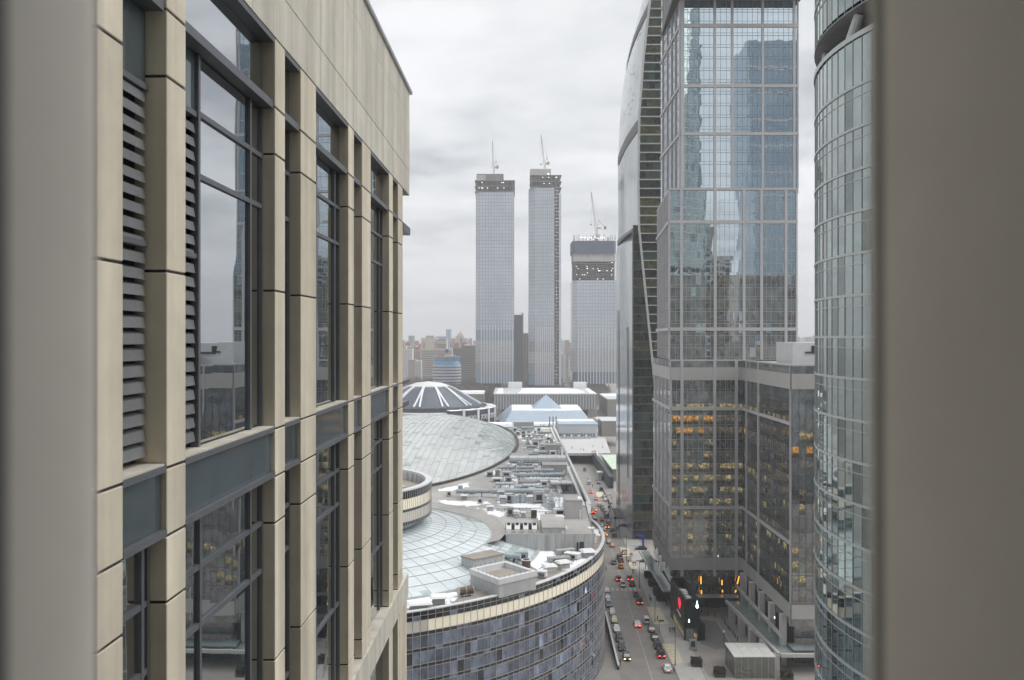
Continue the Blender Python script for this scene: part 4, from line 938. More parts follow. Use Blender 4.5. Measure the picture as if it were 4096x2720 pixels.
# main sheds on the rear roof
for u0, u1, v0, v1, dep, lab, mt in (
    (2260, 2330, 2004, 2076, 8, 'big plain grey plant shed beside the street edge of the roof', 'wall_grey'),
    (2171, 2268, 1862, 1902, 7, 'wide grey plant shed with round mark, half way along the roof edge', 'panel_grey'),
    (2181, 2243, 1783, 1818, 7, 'grey plant shed with a white door near the far roof edge', 'panel_grey'),
    (2044, 2115, 1822, 1842, 6, 'low blue grey shed beside the big dome rim', 'duct_blue'),
    (2170, 2263, 2113, 2136, 16, 'low brown roofed block at the top of the step wall', 'wall_grey'),
    (2055, 2135, 1690, 1722, 8, 'far grey shed beyond the big dome', 'unit_grey'),
    (2244, 2284, 1938, 1962, 6, 'blue grey shed next to the dark roof pit', 'duct_blue')):
    d = F*(H-RZ)/(v1-V0); x0, x1 = PX(u0, d), PX(u1, d); h = (v1-v0)/F*d
    unit('shed', (x0+x1)/2, d+dep/2, RZ, x1-x0, dep, h, lab, None, mt=mt)
t = unit('duct', 9.6, 337, RZ, 21, 3.0, 1.9, 'very long pale boxed duct crossing the roof towards the street', None, mt='duct_light')
t = unit('duct', 2.5, 267, RZ, 17, 1.7, 2.0, 'long blue grey duct running across the roof in front of the snow field', None, mt='duct_blue')
t = unit('duct', -11.5, 268.0, RZ, 10, 1.3, 1.8, 'short blue grey duct ending at the drum', None, mt='duct_blue')
t = unit('duct', 10, 290, RZ, 12, 1.6, 1.6, 'pale duct behind the narrow snow streak', None, mt='duct_light')
t = unit('duct', 9, 303, RZ, 15, 1.2, 1.3, 'thin blue duct close to the wide grey shed', None, mt='duct_blue')
for i, u in enumerate((2035, 2069, 2103, 2138)):
    x, y = G(u, 2131, RZ); unit('cowl', x, y+.4, RZ, 1.3, 1.2, 2.1, '%s white intake hopper above the step wall, counted from the drum' % ORD[i], 'row of white intake hoppers', mt='unit_white')
m = MB(); m.box(-1.6, 6.5, 222.8, 224.6, RZ, RZ+1.3); o = m.build('roof_trunking', 'dark_grille'); tag(o, 'dark trunking behind the white intake hoppers', 'duct')
for i, (u, v, wx, h, kd, mt, lab) in enumerate([
    (2042, 2064, 1.6, 2.2, 'box', 'unit_grey', 'upright grey vent box with dark grille on bare roof'), (2066, 2072, 1.3, 1.2, 'fan', 'duct_blue', 'small tilted fan on bare roof between vent boxes'),
    (2094, 2070, 1.1, 1.6, 'vent', 'unit_grey', 'slim grey vent on bare roof'), (2136, 2072, 1.4, 2.2, 'box', 'rust_brown', 'rusty upright vent box beside the snow field'),
    (2236, 2060, 2.8, 1.6, 'box', 'unit_white', 'white wide unit on the low brown roofed block'), (2238, 2090, 1.7, 1.8, 'vent', 'unit_white', 'pale hooded vent at the middle of the low brown roofed block'),
    (2222, 2082, 1.2, 1.2, 'box', 'unit_white', 'tiny white unit on the low brown roofed block'), (2205, 2040, 2.2, 2.2, 'fan', 'duct_blue', 'blue fan drum beside the big plain shed'),
    (2036, 2008, 2.4, 2.4, 'box', 'duct_light', 'pale air handler with square grille under the long duct'), (2055, 2012, 1.9, 2.2, 'fan', 'duct_blue', 'blue fan drum under the long duct'),
    (2090, 2010, 1.9, 2.4, 'fan', 'duct_blue', 'second blue fan drum under the long duct'), (2153, 2010, 2.6, 3.0, 'box', 'unit_grey', 'dark tall unit where the long duct ends'),
    (2174, 2006, 1.6, 2.0, 'vent', 'unit_white', 'white hooded vent beside the dark tall unit'), (2124, 2000, 1.8, 1.3, 'vent', 'unit_white', 'low white vent in front of the long duct'),
    (2130, 1972, 1.8, 1.5, 'box', 'unit_white', 'white unit behind the long duct'), (2152, 1968, 2.4, 1.7, 'box', 'duct_blue', 'blue unit behind the long duct'),
    (2085, 1962, 4.0, 1.4, 'box', 'duct_blue', 'wide blue unit behind the long duct'), (2004, 1992, 1.6, 2.4, 'vent', 'unit_grey', 'grey hooded vent close to the drum'), (2370, 2108, 2.2, 1.8, 'fan', 'unit_white', 'round white tank with snow on top near the curved parapet'),
    (2012, 2016, 1.7, 2.4, 'vent', 'unit_grey', 'tall hooded vent in the front snow field')]):
    x, y = G(u, v, RZ); unit(kd, x, y, RZ if u != 2370 else 28.4, wx, wx*.85, h, lab, 'machinery on the rear mall roof', ang=random.uniform(-.2, .2), mt=mt)
# denser machinery further back, row by row
rowsY = [278, 285, 296, 308, 318, 326, 346, 354, 362, 372, 382, 392, 404, 416, 428, 440, 452]
cnt = 0
for ri, yb in enumerate(rowsY):
    xl = max(-42 + 44*math.sqrt(max(0, 1-((yb-396)/119)**2)) + 2.5, -12) + 5.0*(yb < 300)
    x = xl + random.uniform(0, 2); k = 0
    while x < 19:
        kd = random.choice(['box', 'box', 'fan', 'duct', 'duct', 'vent', 'box'])
        wx = {'box': random.uniform(1.6, 3.6), 'fan': random.uniform(1.4, 2.2), 'duct': random.uniform(4, 8), 'vent': random.uniform(1.0, 1.6)}[kd]
        if x+wx > 20: break
        blocked = any(a < x+wx and x < b and c < yb < d for a, b, c, d in ((10, 20, 309, 320), (12, 20, 364, 376), (-2, 8, 346, 354), (-3, 21, 334, 340)))
        if not blocked:
            mt = random.choice(['unit_grey', 'duct_blue', 'duct_light', 'unit_grey', 'unit_white'])
            lab = '%s %s, %s in the %s row of roof machinery behind the long duct' % ({'unit_grey': 'grey', 'duct_blue': 'blue grey', 'duct_light': 'light grey', 'unit_white': 'white'}[mt], {'box': 'ventilation unit', 'fan': 'fan drum', 'duct': 'duct', 'vent': 'hooded vent'}[kd], ORD[k], ORD[ri])
            unit(kd, x+wx/2, yb+random.uniform(-1.5, 1.5), RZ, wx, {'box': random.uniform(1.4, 2.6), 'fan': wx, 'duct': random.uniform(.7, 1.5), 'vent': wx}[kd], random.uniform(1.1, 2.4), lab, 'machinery on the rear mall roof', ang=random.choice([0, 0, 0, math.pi/2 if kd == 'box' else 0, .1]), mt=mt)
            k += 1
        x += wx + random.uniform(.3, 1.4)
for i, (x, y, wx, a_) in enumerate([(4, 243, 14, 0), (2, 248, 12, 0), (12, 262, 9, math.pi/2), (-2, 276, 18, 0), (6, 300, 20, 0), (3, 322, 14, 0), (17.6, 300, 14, math.pi/2), (-6, 280, 8, math.pi/2), (9, 356, 16, 0), (11, 398, 14, 0)]):
    unit('duct', x, y, RZ, wx, .34, .55, 'thin pipe run laid across the rear roof, %s from the step wall' % ORD[i], 'thin pipe runs on the rear roof', ang=a_, mt='duct_light')
for i, (x, y, kd, mt) in enumerate([(-6, 247, 'vent', 'unit_grey'), (-9, 258, 'box', 'duct_light'), (-14, 264, 'vent', 'unit_grey'), (-12, 274, 'box', 'unit_grey'), (-16, 279, 'fan', 'duct_blue'), (1, 240, 'vent', 'unit_grey'), (-4, 262, 'fan', 'duct_light'), (-19, 270, 'box', 'unit_white')]):
    unit(kd, x, y, RZ, 1.5, 1.4, 1.5, '%s of the loose units on bare roof near the drum, from the front' % ORD[i], 'loose units near the drum', ang=random.uniform(-.3, .3), mt=mt)
# steel frame, dark pit and oval dish at the street edge
fr_ = thing('steel_frame', 'pale steel lattice frame standing in the snow on the roof', 'frame', (11.5, 255, RZ))
m = MB()
for dx in (0, 2.2, 4.4):
    for dy in (0, 6): m.bar((9+dx, 252+dy, RZ), (9+dx, 252+dy, RZ+4), .10)
    m.bar((9+dx, 252, RZ+4), (9+dx, 258, RZ+4), .09)
m.build('post', 'duct_light', fr_)
m = MB()
for z in (RZ+2, RZ+4): m.bar((9, 252, z), (13.4, 252, z), .08); m.bar((9, 258, z), (13.4, 258, z), .08)
for dx in (0, 2.2): m.bar((9+dx, 252, RZ), (11.2+dx, 252, RZ+4), .06); m.bar((11.2+dx, 252, RZ), (9+dx, 252, RZ+4), .06)
m.build('brace', 'duct_light', fr_)
pit = thing('roof_pit', 'dark louvred pit sunk between pale rails at the street edge of the roof', 'pit', (17.5, 279, RZ))
m = MB(); m.box(14.6, 19.6, 268, 290, RZ+.01, RZ+.12); m.build('floor', 'planter_dark', pit)
for i in range(6): m = MB(); m.box(14.2, 15.0, 269+3.5*i, 271.2+3.5*i, RZ+.13, RZ+1.5); m.build('fan_box', 'unit_grey', pit)
m = MB(); m.box(19.62, 19.9, 268, 290, RZ, RZ+1.1); m.box(14.0, 14.18, 268, 290, RZ, RZ+1.0); m.box(14.2, 19.6, 267.7, 267.98, RZ, RZ+.9); m.build('rim', 'duct_light', pit)
x, y = G(2358, 2092, 30); dk = thing('oval_panel', 'white oval panel standing at the end of the tapering roof parapet', 'panel', (x, y, 29))
m = MB(); n = 28
ring = [(x+.62*math.cos(2*math.pi*i/n), y+.25*math.cos(2*math.pi*i/n), 31.2+1.55*math.sin(2*math.pi*i/n)) for i in range(n)]
m.add(ring + [(p[0], p[1]+.18, p[2]) for p in ring], [tuple(range(n)), tuple(reversed(range(n, 2*n)))] + [(i, n+i, n+(i+1) % n, (i+1) % n) for i in range(n)]); m.build('face', 'parapet_pale', dk)
m = MB(); m.tube((x, y+.1, 28.4), (x, y+.1, 30), .12); m.build('post', 'unit_grey', dk)
m = MB(); m.add([(20.9, 255, RZ), (22.4, 255, RZ), (x+.4, y, 30.2), (x-.1, y, 30.2), (20.9, 255, RZ+1.2), (22.4, 255, RZ+1.2), (x+.4, y, 31.0), (x-.1, y, 31.0)], [(0,1,2,3), (7,6,5,4), (0,4,5,1), (1,5,6,2), (2,6,7,3), (3,7,4,0)])
m.build('tapering_parapet', 'parapet_pale', mall)

# ---- snow lying on the roofs
def blob(mb, pts, z, h=.08):
    ps = []; n = len(pts)
    for i in range(n):
        a, b = Vector(pts[i]), Vector(pts[(i+1) % n]); L = (b-a).length; k = max(2, min(14, int(L/1.2)))
        for j in range(k): p = a.lerp(b, j/k); ps.append(p + Vector((random.uniform(-.55, .55), random.uniform(-1.0, 1.0))))
    c = sum(ps, Vector((0, 0)))/len(ps); n = len(ps)
    top = [p + (c-p).normalized()*min(.5, (c-p).length*.2) for p in ps]
    tri = geometry.tessellate_polygon([[Vector((p.x, p.y, 0)) for p in top]])
    vs = [(p.x, p.y, z) for p in ps] + [(p.x, p.y, z+h+random.uniform(-.02, .02)) for p in top]
    fs = [(i, (i+1) % n, n+(i+1) % n, n+i) for i in range(n)] + [tuple(n+i for i in (t if (top[t[1]]-top[t[0]]).cross(top[t[2]]-top[t[0]]) > 0 else reversed(t))) for t in tri]
    mb.add(vs, fs)
def c6(x, y): return (1980+x/4.9, 1880+y/4.9)
def c44(x, y): return (1560+x/2.623, 2180+y/2.623)
def c3(x, y): return (1560+x/2.623, 1700+y/2.623)
def c2k(x, y): return (2000+x/4.722, 1640+y/4.722)
m = MB()
for conv, z, pts in (
    (c44, 28.37, [(150,560),(430,530),(700,490),(720,560),(640,620),(420,600),(240,640),(150,710)]), (c44, 28.37, [(1510,40),(1740,80),(1720,190),(1540,250),(1460,200)]),
    (c44, 28.37, [(1960,110),(2040,60),(2060,150),(1880,280),(1740,240),(1760,200),(1900,210)]), (c44, 28.37, [(1550,250),(1640,220),(1620,330),(1560,330)]),
    (c6, RZ, [(40,600),(250,650),(880,680),(1000,760),(1000,850),(900,890),(990,940),(960,1000),(870,980),(800,900),(740,850),(780,760),(400,730),(80,690)]),
    (c6, RZ, [(1170,520),(1330,530),(1330,620),(1270,690),(1180,740),(1100,610)]), (c6, RZ, [(-250,760),(0,780),(220,840),(120,920),(-120,860)]),
    (c6, RZ, [(410,225),(760,225),(890,280),(780,300),(600,255),(410,260)]), (c6, RZ, [(150,90),(290,80),(290,180),(210,210)]), (c6, RZ, [(960,130),(1110,120),(1100,210),(960,180)]), (c6, RZ, [(805,100),(885,100),(885,185),(805,185)]),
    (c6, 28.37, [(1660,1265),(1850,1150),(2050,1160),(2070,1290)]), (c2k, RZ, [(70,430),(190,390),(250,430),(240,490),(150,490)]), (c2k, RZ, [(1010,630),(1130,600),(1140,650),(1010,655)]), (c2k, RZ, [(1150,690),(1190,690),(1195,800),(1155,800)]),
    (c2k, RZ, [(1270,1070),(1310,1070),(1330,1130),(1280,1190)]), (c2k, RZ, [(390,495),(590,490),(580,525),(420,530)]), (c3, RZ, [(510,680),(830,600),(820,650),(640,690),(510,700)]), (c3, RZ, [(505,790),(750,800),(1000,800),(1060,830),(800,850),(600,830)]),
    (c3, RZ, [(900,870),(1200,920),(1170,960),(1030,900)]), (c3, RZ, [(1000,510),(1150,460),(1160,490),(1060,530)]), (c6, RZ, [(250,335),(410,335),(410,355),(250,355)]), (c6, RZ+4.9, [(1600,525),(1690,520),(1700,570),(1650,560)])):
    blob(m, [G(*conv(x, y), z) for x, y in pts], z)
random.seed(31)
for k in range(70):
    yb = random.uniform(225, 460); xl = max(-42 + 44*math.sqrt(max(0, 1-((yb-396)/119)**2)) + 2, -8 if yb > 275 else 7); x = random.uniform(xl, 20) if xl < 20 else 19; r = random.uniform(.5, 1.8)
    blob(m, [(x+r*random.uniform(.5, 1.4)*math.cos(a), yb+r*1.7*random.uniform(.4, 1.3)*math.sin(a)) for a in (0, .9, 1.8, 2.7, 3.6, 4.5, 5.4)], RZ, .12)
for k in range(40):
    a = R(random.uniform(-66, -14)); r0 = random.uniform(55, 75); x, yb = mp(a, r0); r = random.uniform(.4, 1.3)
    blob(m, [(x+r*random.uniform(.5, 1.4)*math.cos(t_), yb+r*random.uniform(.4, 1.3)*math.sin(t_)) for t_ in (0, .9, 1.8, 2.7, 3.6, 4.5, 5.4)], 28.37, .12)
tag(m.build('snow', 'snow_white'), 'thin white snow patches lying on the mall roofs', 'snow', kind='stuff')
# ================================================================== MIDDLE DISTANCE: exhibition halls, black dome
random.seed(21)
hall = thing('exhibition_hall', 'long fluted grey exhibition hall with snow on its flat roof', 'hall', (35, 950, 0))
m = MB(); m.box(-18, 84.5, 900, 1005, 0, 22.2); m.build('wall', 'hall_wall', hall)
m = MB()
for i in range(36): x = -17.6+2.85*i; m.box(x, x+1.1, 898.9, 899.98, 8, 22.0)
m.build('flutes', 'hall_pale', hall, 'stuff')
m = MB(); m.box(-18.6, 85, 898.6, 1006, 22.21, 23.4); m.build('cornice', 'hall_pale', hall)
m = MB(); m.box(-10, 76, 899.5, 899.95, 2, 7); m.build('glazed_base', 'office_dark', hall)
for x0, x1, lab in ((-4, 11, 'rooftop_box'), (68, 82, 'rooftop_box')): m = MB(); m.box(x0, x1, 990, 1003, 23.41, 30); m.build('rooftop_box', 'unit_white', hall)
sm = MB()
blob(sm, [(6, 906), (30, 903), (62, 905), (74, 912), (70, 975), (40, 990), (12, 985)], 23.41, .5); blob(sm, [(-16, 902), (-9, 902), (-10, 985), (-14, 985)], 23.41, .4); blob(sm, [(78, 903), (84, 903), (83, 980), (79, 980)], 23.41, .4)
# pyramid pavilion
pv = thing('pyramid_pavilion', 'blue grey pavilion with sloping front and a glass pyramid on its roof', 'pavilion', (30, 815, 0))
zt = 15.0
fx0, fx1 = PX(1560+1220/2.512, 793), PX(1560+1935/2.512, 793); bx0, bx1 = PX(1560+1130/2.512, 770), PX(1560+2010/2.512, 770)
m = MB(); m.add([(bx0, 770, 3), (bx1, 770, 3), (fx1, 793, zt), (fx0, 793, zt), (bx0-6, 870, 3), (bx1+6, 870, 3), (fx1+1, 862, zt), (fx0-1, 862, zt)], [(0,1,2,3), (1,5,6,2), (5,4,7,6), (4,0,3,7), (3,2,6,7)]); m.build('sloped_wall', 'hall_blue', pv)
ax = PX(1560+1570/2.512, 830); hx = (1710-1435)/2.512/F*815/2
m = MB(); zp = PZ(1100+1200/2.512, 835); m.add([(ax-hx, 815, zt), (ax+hx, 815, zt), (ax+hx, 855, zt), (ax-hx, 855, zt), (ax, 835, zp)], [(0,1,4), (1,2,4), (2,3,4), (3,0,4)]); m.build('pyramid', 'hall_blue', pv)
m = MB(); m.box(bx0-1, bx1+1, 768, 770, 0, 3.2); m.build('plinth', 'hall_pale', pv)
blob(sm, [(fx0+.5, 794.5), (ax-hx-1, 794.5), (ax-hx-1, 858), (fx0+.5, 858)], zt, .5); blob(sm, [(ax+hx+1, 794.5), (fx1-.5, 794.5), (fx1-.5, 858), (ax+hx+1, 858)], zt, .5); blob(sm, [(fx0+.5, 794), (fx1-.5, 794), (fx1-1, 808), (fx0+1, 808)], zt+.02, .5)
# low halls in front
def hallblock(nm, lab, x0, x1, y0, y1, z0, z1, wm='hall_pale', rm='hall_blue', snow=True, bands=0):
    t = thing(nm, lab, 'hall', ((x0+x1)/2, (y0+y1)/2, z0))
    m = MB(); m.box(x0, x1, y0, y1, z0, z1); m.build('wall', wm, t)
    m = MB(); m.box(x0-.4, x1+.4, y0-.4, y1+.4, z1+.01, z1+.6); m.build('roof', rm, t)
    if bands:
        m = MB(); n = int((x1-x0)/2.2)
        for i in range(n): m.box(x0+2.2*i+.4, x0+2.2*i+1.9, y0-.15, y0-.01, z0+.4, z0+3.2)
        m.build('window_row', 'far_glass_deep', t, 'stuff')
    if snow: blob(sm, [(x0+.5, y1-2), (x0+.8, y0+(y1-y0)*.55), (x1-.8, y0+(y1-y0)*.6), (x1-.5, y1-2)], z1+.61, .35)
    return t
hallblock('blue_roofed_hall', 'low hall with bright blue grey roof and window row behind the deck', 34, 62, 652, 690, DZ, 16.3, bands=1)
hallblock('low_hall', 'low pale hall with snowy roof left of the blue roofed hall', 2, 30, 640, 668, 2, 12, 'hall_pale', 'hall_pale')
hallblock('low_hall', 'long grey hall edge behind the big mall dome', -30, 0, 655, 690, 0, 14, 'hall_pale', 'hall_pale')
hallblock('low_hall', 'flat blue grey hall between the deck and the pyramid pavilion', 6, 40, 715, 745, 0, 9, 'hall_blue', 'hall_pale')
hallblock('low_hall', 'snow topped hall right of the pyramid pavilion', 72, 98, 740, 780, 0, 10, 'hall_pale', 'hall_pale')
hallblock('low_hall', 'snow topped hall far right beyond the fluted hall', 96, 140, 905, 990, 0, 17, 'hall_wall', 'hall_pale')
hallblock('low_hall', 'white roofed shed between the leftmost tower and the fluted hall', -62, -30, 940, 1000, 0, 20, 'hall_wall', 'unit_white')
hallblock('low_hall', 'beige entrance block between the deck and the blue glass edge', 66, 80, 660, 690, DZ, 18, 'hall_wall', 'hall_pale', False)
hallblock('low_hall', 'dark terraced block beside the stair at the deck', 56, 72, 500, 560, 0, 6.2, 'hall_wall', 'green_pale', False)
m = MB()
for i in range(26):
    x = 6+random.uniform(-.4, .4)+i*1.1; 
    m.box(x, x+.45, 700+random.uniform(-2, 2), 700.4, 0, random.uniform(8, 13))
o = m.build('banner_poles', 'hall_wall'); tag(o, 'row of thin banner poles in front of the pyramid pavilion', 'poles', kind='stuff')
for i, x in enumerate((29.5, 32.2, 34.6)):
    t = thing('flagpole', '%s of three thick dark poles by the pyramid pavilion' % ORD[i], 'pole', (x, 705, 0), 'three dark poles')
    m = MB(); m.tube((x, 705, 0), (x, 705, 17), .5, .45); m.build('shaft', 'crane_dark', t)
    m = MB(); m.tube((x, 705, 17), (x, 705, 17.6), .8, .6); m.build('cap', 'crane_dark', t)
for i in range(9):
    x = 35+2.6*i; t = thing('market_stall', '%s small striped stall in the row on the deck, from the mall side' % ORD[i], 'stall', (x, 646, DZ), 'stalls on the deck')
    m = MB(); m.cbox(x, 646, DZ, 2.0, 2.0, 1.9); m.build('counter', 'hall_pale', t)
    m = MB(); m.cbox(x, 646, DZ+1.9, 2.3, 2.3, .9, 0, .25); m.build('roof', 'hall_pale' if i % 2 else 'rust_brown', t)
# stair and retaining walls at the deck, pale green kiosk
stair = thing('stair', 'broad stair rising from the pavement to the deck', 'stair', (56, 535, 0))
for k in range(14): m = MB(); m.box(53.4, 56.8, 505+4.2*k, 505+4.2*(k+1)+.02, 0, .5*(k+1)); m.build('step', 'pavement_grey', stair)
m = MB(); m.add([(52.6, 505, 0), (53.3, 505, 0), (53.3, 566, 7.6), (52.6, 566, 7.6), (52.6, 505, 1), (53.3, 505, 1), (53.3, 566, 8.4), (52.6, 566, 8.4)], [(0,1,2,3), (7,6,5,4), (0,4,5,1), (1,5,6,2), (2,6,7,3), (3,7,4,0)]); m.build('wall', 'parapet_pale', stair)
kk = thing('green_kiosk', 'pale green topped kiosk on the pavement below the deck stair', 'kiosk', (50.2, 503, 0))
m = MB(); m.cbox(50.2, 503, 0, 4.6, 5, 4.0); m.build('wall', 'hall_pale', kk); m = MB(); m.cbox(50.2, 503, 4.0, 5.4, 5.8, .8); m.build('roof', 'green_pale', kk); m = MB(); m.cbox(50.6, 500.4, .2, 1.6, .3, 2.6); m.build('door', 'dark_grille', kk)
m = MB(); m.prism([(46, 395), (52, 395), (53, 470), (47.5, 470)], .125, .9)
tag(m.build('raised_bed', 'plaza_dark'), 'dark raised bed on the pavement in front of the sail tower side', 'planter')
# black dome with white numerals
bd = thing('black_dome', 'black domed hall with pale rib pairs and white roman numerals on its buttresses', 'hall', (-78.8, 850, 0))
BX, BY = -78.8, 850
prof = [(50+12*0, 17.0), (44, 20.2), (37, 24.2), (30, 28.2), (24, 31.6), (19, 33.4)]
for k in range(24):
    m = MB(); m.lathe(BX, BY, prof, 3, R(15*k), R(15*(k+1))); m.build('roof_segment', 'slate_dome', bd)
m = MB(); m.lathe(BX, BY, [(19.4, 33.0), (19.4, 34.2), (12, 36.8), (.1, 38.2)], 48); m.build('cap', 'parapet_pale', bd)
m = MB(); m.lathe(BX, BY, [(19.2, 32.6), (19.6, 33.0)], 48); m.build('cap_shadow_ring', 'black_cladding', bd)
for k in range(12):
    a = R(30*k-7)
    for s in (-1, 1):
        m = MB()
        for (r0, z0), (r1, z1) in zip(prof, prof[1:]):
            o0, o1 = s*.055*(r0-15)/35, s*.055*(r1-15)/35
            m.bar((BX+r0*math.cos(a+o0), BY+r0*math.sin(a+o0), z0+.5), (BX+r1*math.cos(a+o1), BY+r1*math.sin(a+o1), z1+.5), .75)
        m.build('rib', 'white_trim', bd)
m = MB(); m.lathe(BX, BY, [(50, 17), (55, 16.4), (55, 0)], 48); m.build('drum_wall', 'black_cladding', bd)
m = MB(); m.lathe(BX, BY, [(55.3, 11.2), (58.5, 11.2), (58.5, 12.6), (55.3, 12.9)], 40, R(-150), R(-62)); m.build('white_ledge', 'white_trim', bd)
tx = text_mesh('XXI', 6.4, .2); tx.materials.append(MATS['white_trim'])
for k in range(7):
    a = R(-62+15*k); bw = 6.2
    c, s = math.cos(a), math.sin(a)
    def L(r, w_): return (BX+r*c-w_*s, BY+r*s+w_*c)
    m = MB(); m.prism([L(54, -bw), L(63, -bw), L(63, bw), L(54, bw)], 0, 14.6); bt = m.build('buttress', 'black_cladding', bd)
    m = MB(); m.prism([L(62.4, bw+.02), L(63.6, bw+.02), L(63.6, bw+2.4), L(62.4, bw+2.4)], 0, 15.2); m.prism([L(53, bw+.05), L(62.38, bw+.05), L(62.38, bw+2.0), L(53, bw+2.0)], 14.2, 15.6); m.build('white_fin', 'white_trim', bt)
    m = MB(); m.prism([L(53, -bw+.3), L(63.2, -bw+.3), L(63.2, bw-.3), L(53, bw-.3)], 14.61, 15.0); m.build('snow_cap', 'snow_white', bt)
    o = bpy.data.objects.new('roman_numeral', tx); col.objects.link(o); o.parent = bt
    p = L(63.15, 0); off = bd.location
    o.location = (p[0]-off.x, p[1]-off.y, 5.6); o.rotation_euler = (R(90), 0, a+R(90))

# ================================================================== TOWERS UNDER CONSTRUCTION
def crane(nm, lab, x, y, z, mast, jib_dx, jib_h, back=4.0, hook=None):
    t = thing(nm, lab, 'crane', (x, y, z), 'luffing cranes on the unfinished towers')
    m = MB(); w_ = .9
    for a in (-w_, w_):
        for b in (-w_, w_): m.bar((x+a, y+b, z), (x+a, y+b, z+mast), .2)
    k = 0
    while k*2 < mast: m.bar((x-w_, y-w_, z+2*k), (x+w_, y-w_, z+min(mast, 2*k+2)), .12); m.bar((x+w_, y+w_, z+2*k), (x-w_, y+w_, z+min(mast, 2*k+2)), .12); k += 1
    m.build('mast', 'crane_steel', t)
    zt = z+mast; s = 1 if jib_dx < 0 else -1
    m = MB(); m.box(x-1.6+(s*2 if s > 0 else -4), x+1.6+(4 if s > 0 else -2), y-1.4, y+1.4, zt, zt+1.4); m.build('deck', 'crane_steel', t)
    m = MB(); m.box(x+s*back-1.3, x+s*back+1.3, y-1.2, y+1.2, zt-.6, zt+2.6); m.build('counterweight', 'crane_dark', t)
    m = MB(); m.box(x-s*1.9-.8, x-s*1.9+.8, y-2.4, y-1.0, zt+.2, zt+2.4); m.build('cab', 'unit_white', t)
    m = MB(); m.bar((x+s*.5, y, zt+1), (x+s*2.6, y, zt+9.5), .28); m.bar((x+s*back, y, zt+2), (x+s*2.6, y, zt+9.5), .22); m.build('a_frame', 'crane_steel', t)
    m = MB(); b0 = Vector((x-s*.8, y, zt+1.2)); b1 = Vector((x+jib_dx, y, zt+jib_h)); d = b1-b0; n = Vector((d.z, 0, -d.x)).normalized()*.75
    m.bar(b0+n, b1+n*.4, .22); m.bar(b0-n, b1-n*.4, .22)
    K_ = 16
    for i in range(K_):
        p, q = b0.lerp(b1, i/K_), b0.lerp(b1, (i+1)/K_); f = 1-.6*i/K_; m.bar(p+n*f*(1 if i % 2 else -1), q+n*f*(-1 if i % 2 else 1), .13)
    m.build('jib', 'crane_steel', t)
    m = MB(); m.bar((x+s*2.6, y, zt+9.5), tuple(b1), .09)
    if hook: m.bar(tuple(b1), (b1.x, y, hook+1.5), .07); m.box(b1.x-.8, b1.x+.8, y-.5, y+.5, hook, hook+1.4)
    m.build('hoist_cable', 'crane_dark', t)
def grid_box(t, x0, x1, y0, y1, z0, z1, fh, nv, blue=(), deep=(), finz=None, corner=5.0, mt='far_glass', zwarm=72):
    """glazed shaft with chamfered corner: storeys as parts, dark grid as one part"""
    pts = [(x0+corner, y0), (x1, y0), (x1, y1), (x0, y1), (x0, y0+corner)]
    n = int((z1-z0)/fh/3); g = MB()
    for i in range(n):
        a, b = z0+(z1-z0)*i/n, z0+(z1-z0)*(i+1)/n; zc = (a+b)/2
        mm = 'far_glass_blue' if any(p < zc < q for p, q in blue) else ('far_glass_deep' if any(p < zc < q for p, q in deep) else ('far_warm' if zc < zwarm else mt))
        m = MB(); m.prism(pts, a, b-.002); m.build('storey_block', mm, t)
    z = z0
    while z <= z1: g.box(x0+corner, x1+.12, y0-.25, y0-.02, z, z+.30); g.add([(x0-.1, y0+corner, z), (x0+corner, y0-.2, z), (x0+corner, y0-.2, z+.30), (x0-.1, y0+corner, z+.30)], [(0,1,2,3)]); z += fh
    for i in range(nv+1):
        x = x0+corner+(x1-x0-corner)*i/nv; g.box(x-.14, x+.14, y0-.3, y0-.02, z0, z1)
    g.build('facade_grid', 'far_mullion', t, 'stuff')
    if finz:
        for i in range(nv): x = x0+corner+(x1-x0-corner)*(i+.5)/nv; m = MB(); m.box(x-.55, x+.55, y0-.6, y0-.31, z0-1, finz); m.build('fin', 'far_fin', t)
def open_floors(t, x0, x1, y0, y1, z0, n, fh, over=2.0, lamps=0):
    for k in range(n+1):
        m = MB(); m.box(x0-over, x1+over, y0-over, y1+over, z0+k*fh, z0+k*fh+.7); m.build('floor_slab', 'raw_concrete', t)
    m = MB()
    for k in range(n):
        for i in range(8):
            x = x0+1+(x1-x0-2)*i/7
            for yy in (y0+1, (y0+y1)/2): m.box(x-.5, x+.5, yy, yy+1, z0+k*fh+.7, z0+(k+1)*fh)
    m.build('columns', 'raw_concrete', t, 'stuff')
    m = MB(); m.box(x0+9, x1-9, y0+9, y1-6, z0, z0+n*fh); m.build('core_wall', 'raw_concrete', t)
    for i in range(lamps):
        x, z = random.uniform(x0+2, x1-2), z0+fh*random.randrange(n)+fh*.75
        m = MB(); m.sphere((x, y0+.3, z), .38, 8, 5); m.build('work_lamp', 'lamp_white', t)
D = 1050.0
X = lambda c, d=D: PX(1560+c/2.512, d)
Z = lambda c, d=D: PZ(500+c/2.512, d)
Z2 = lambda c, d=D: PZ(1100+c/2.512, d)
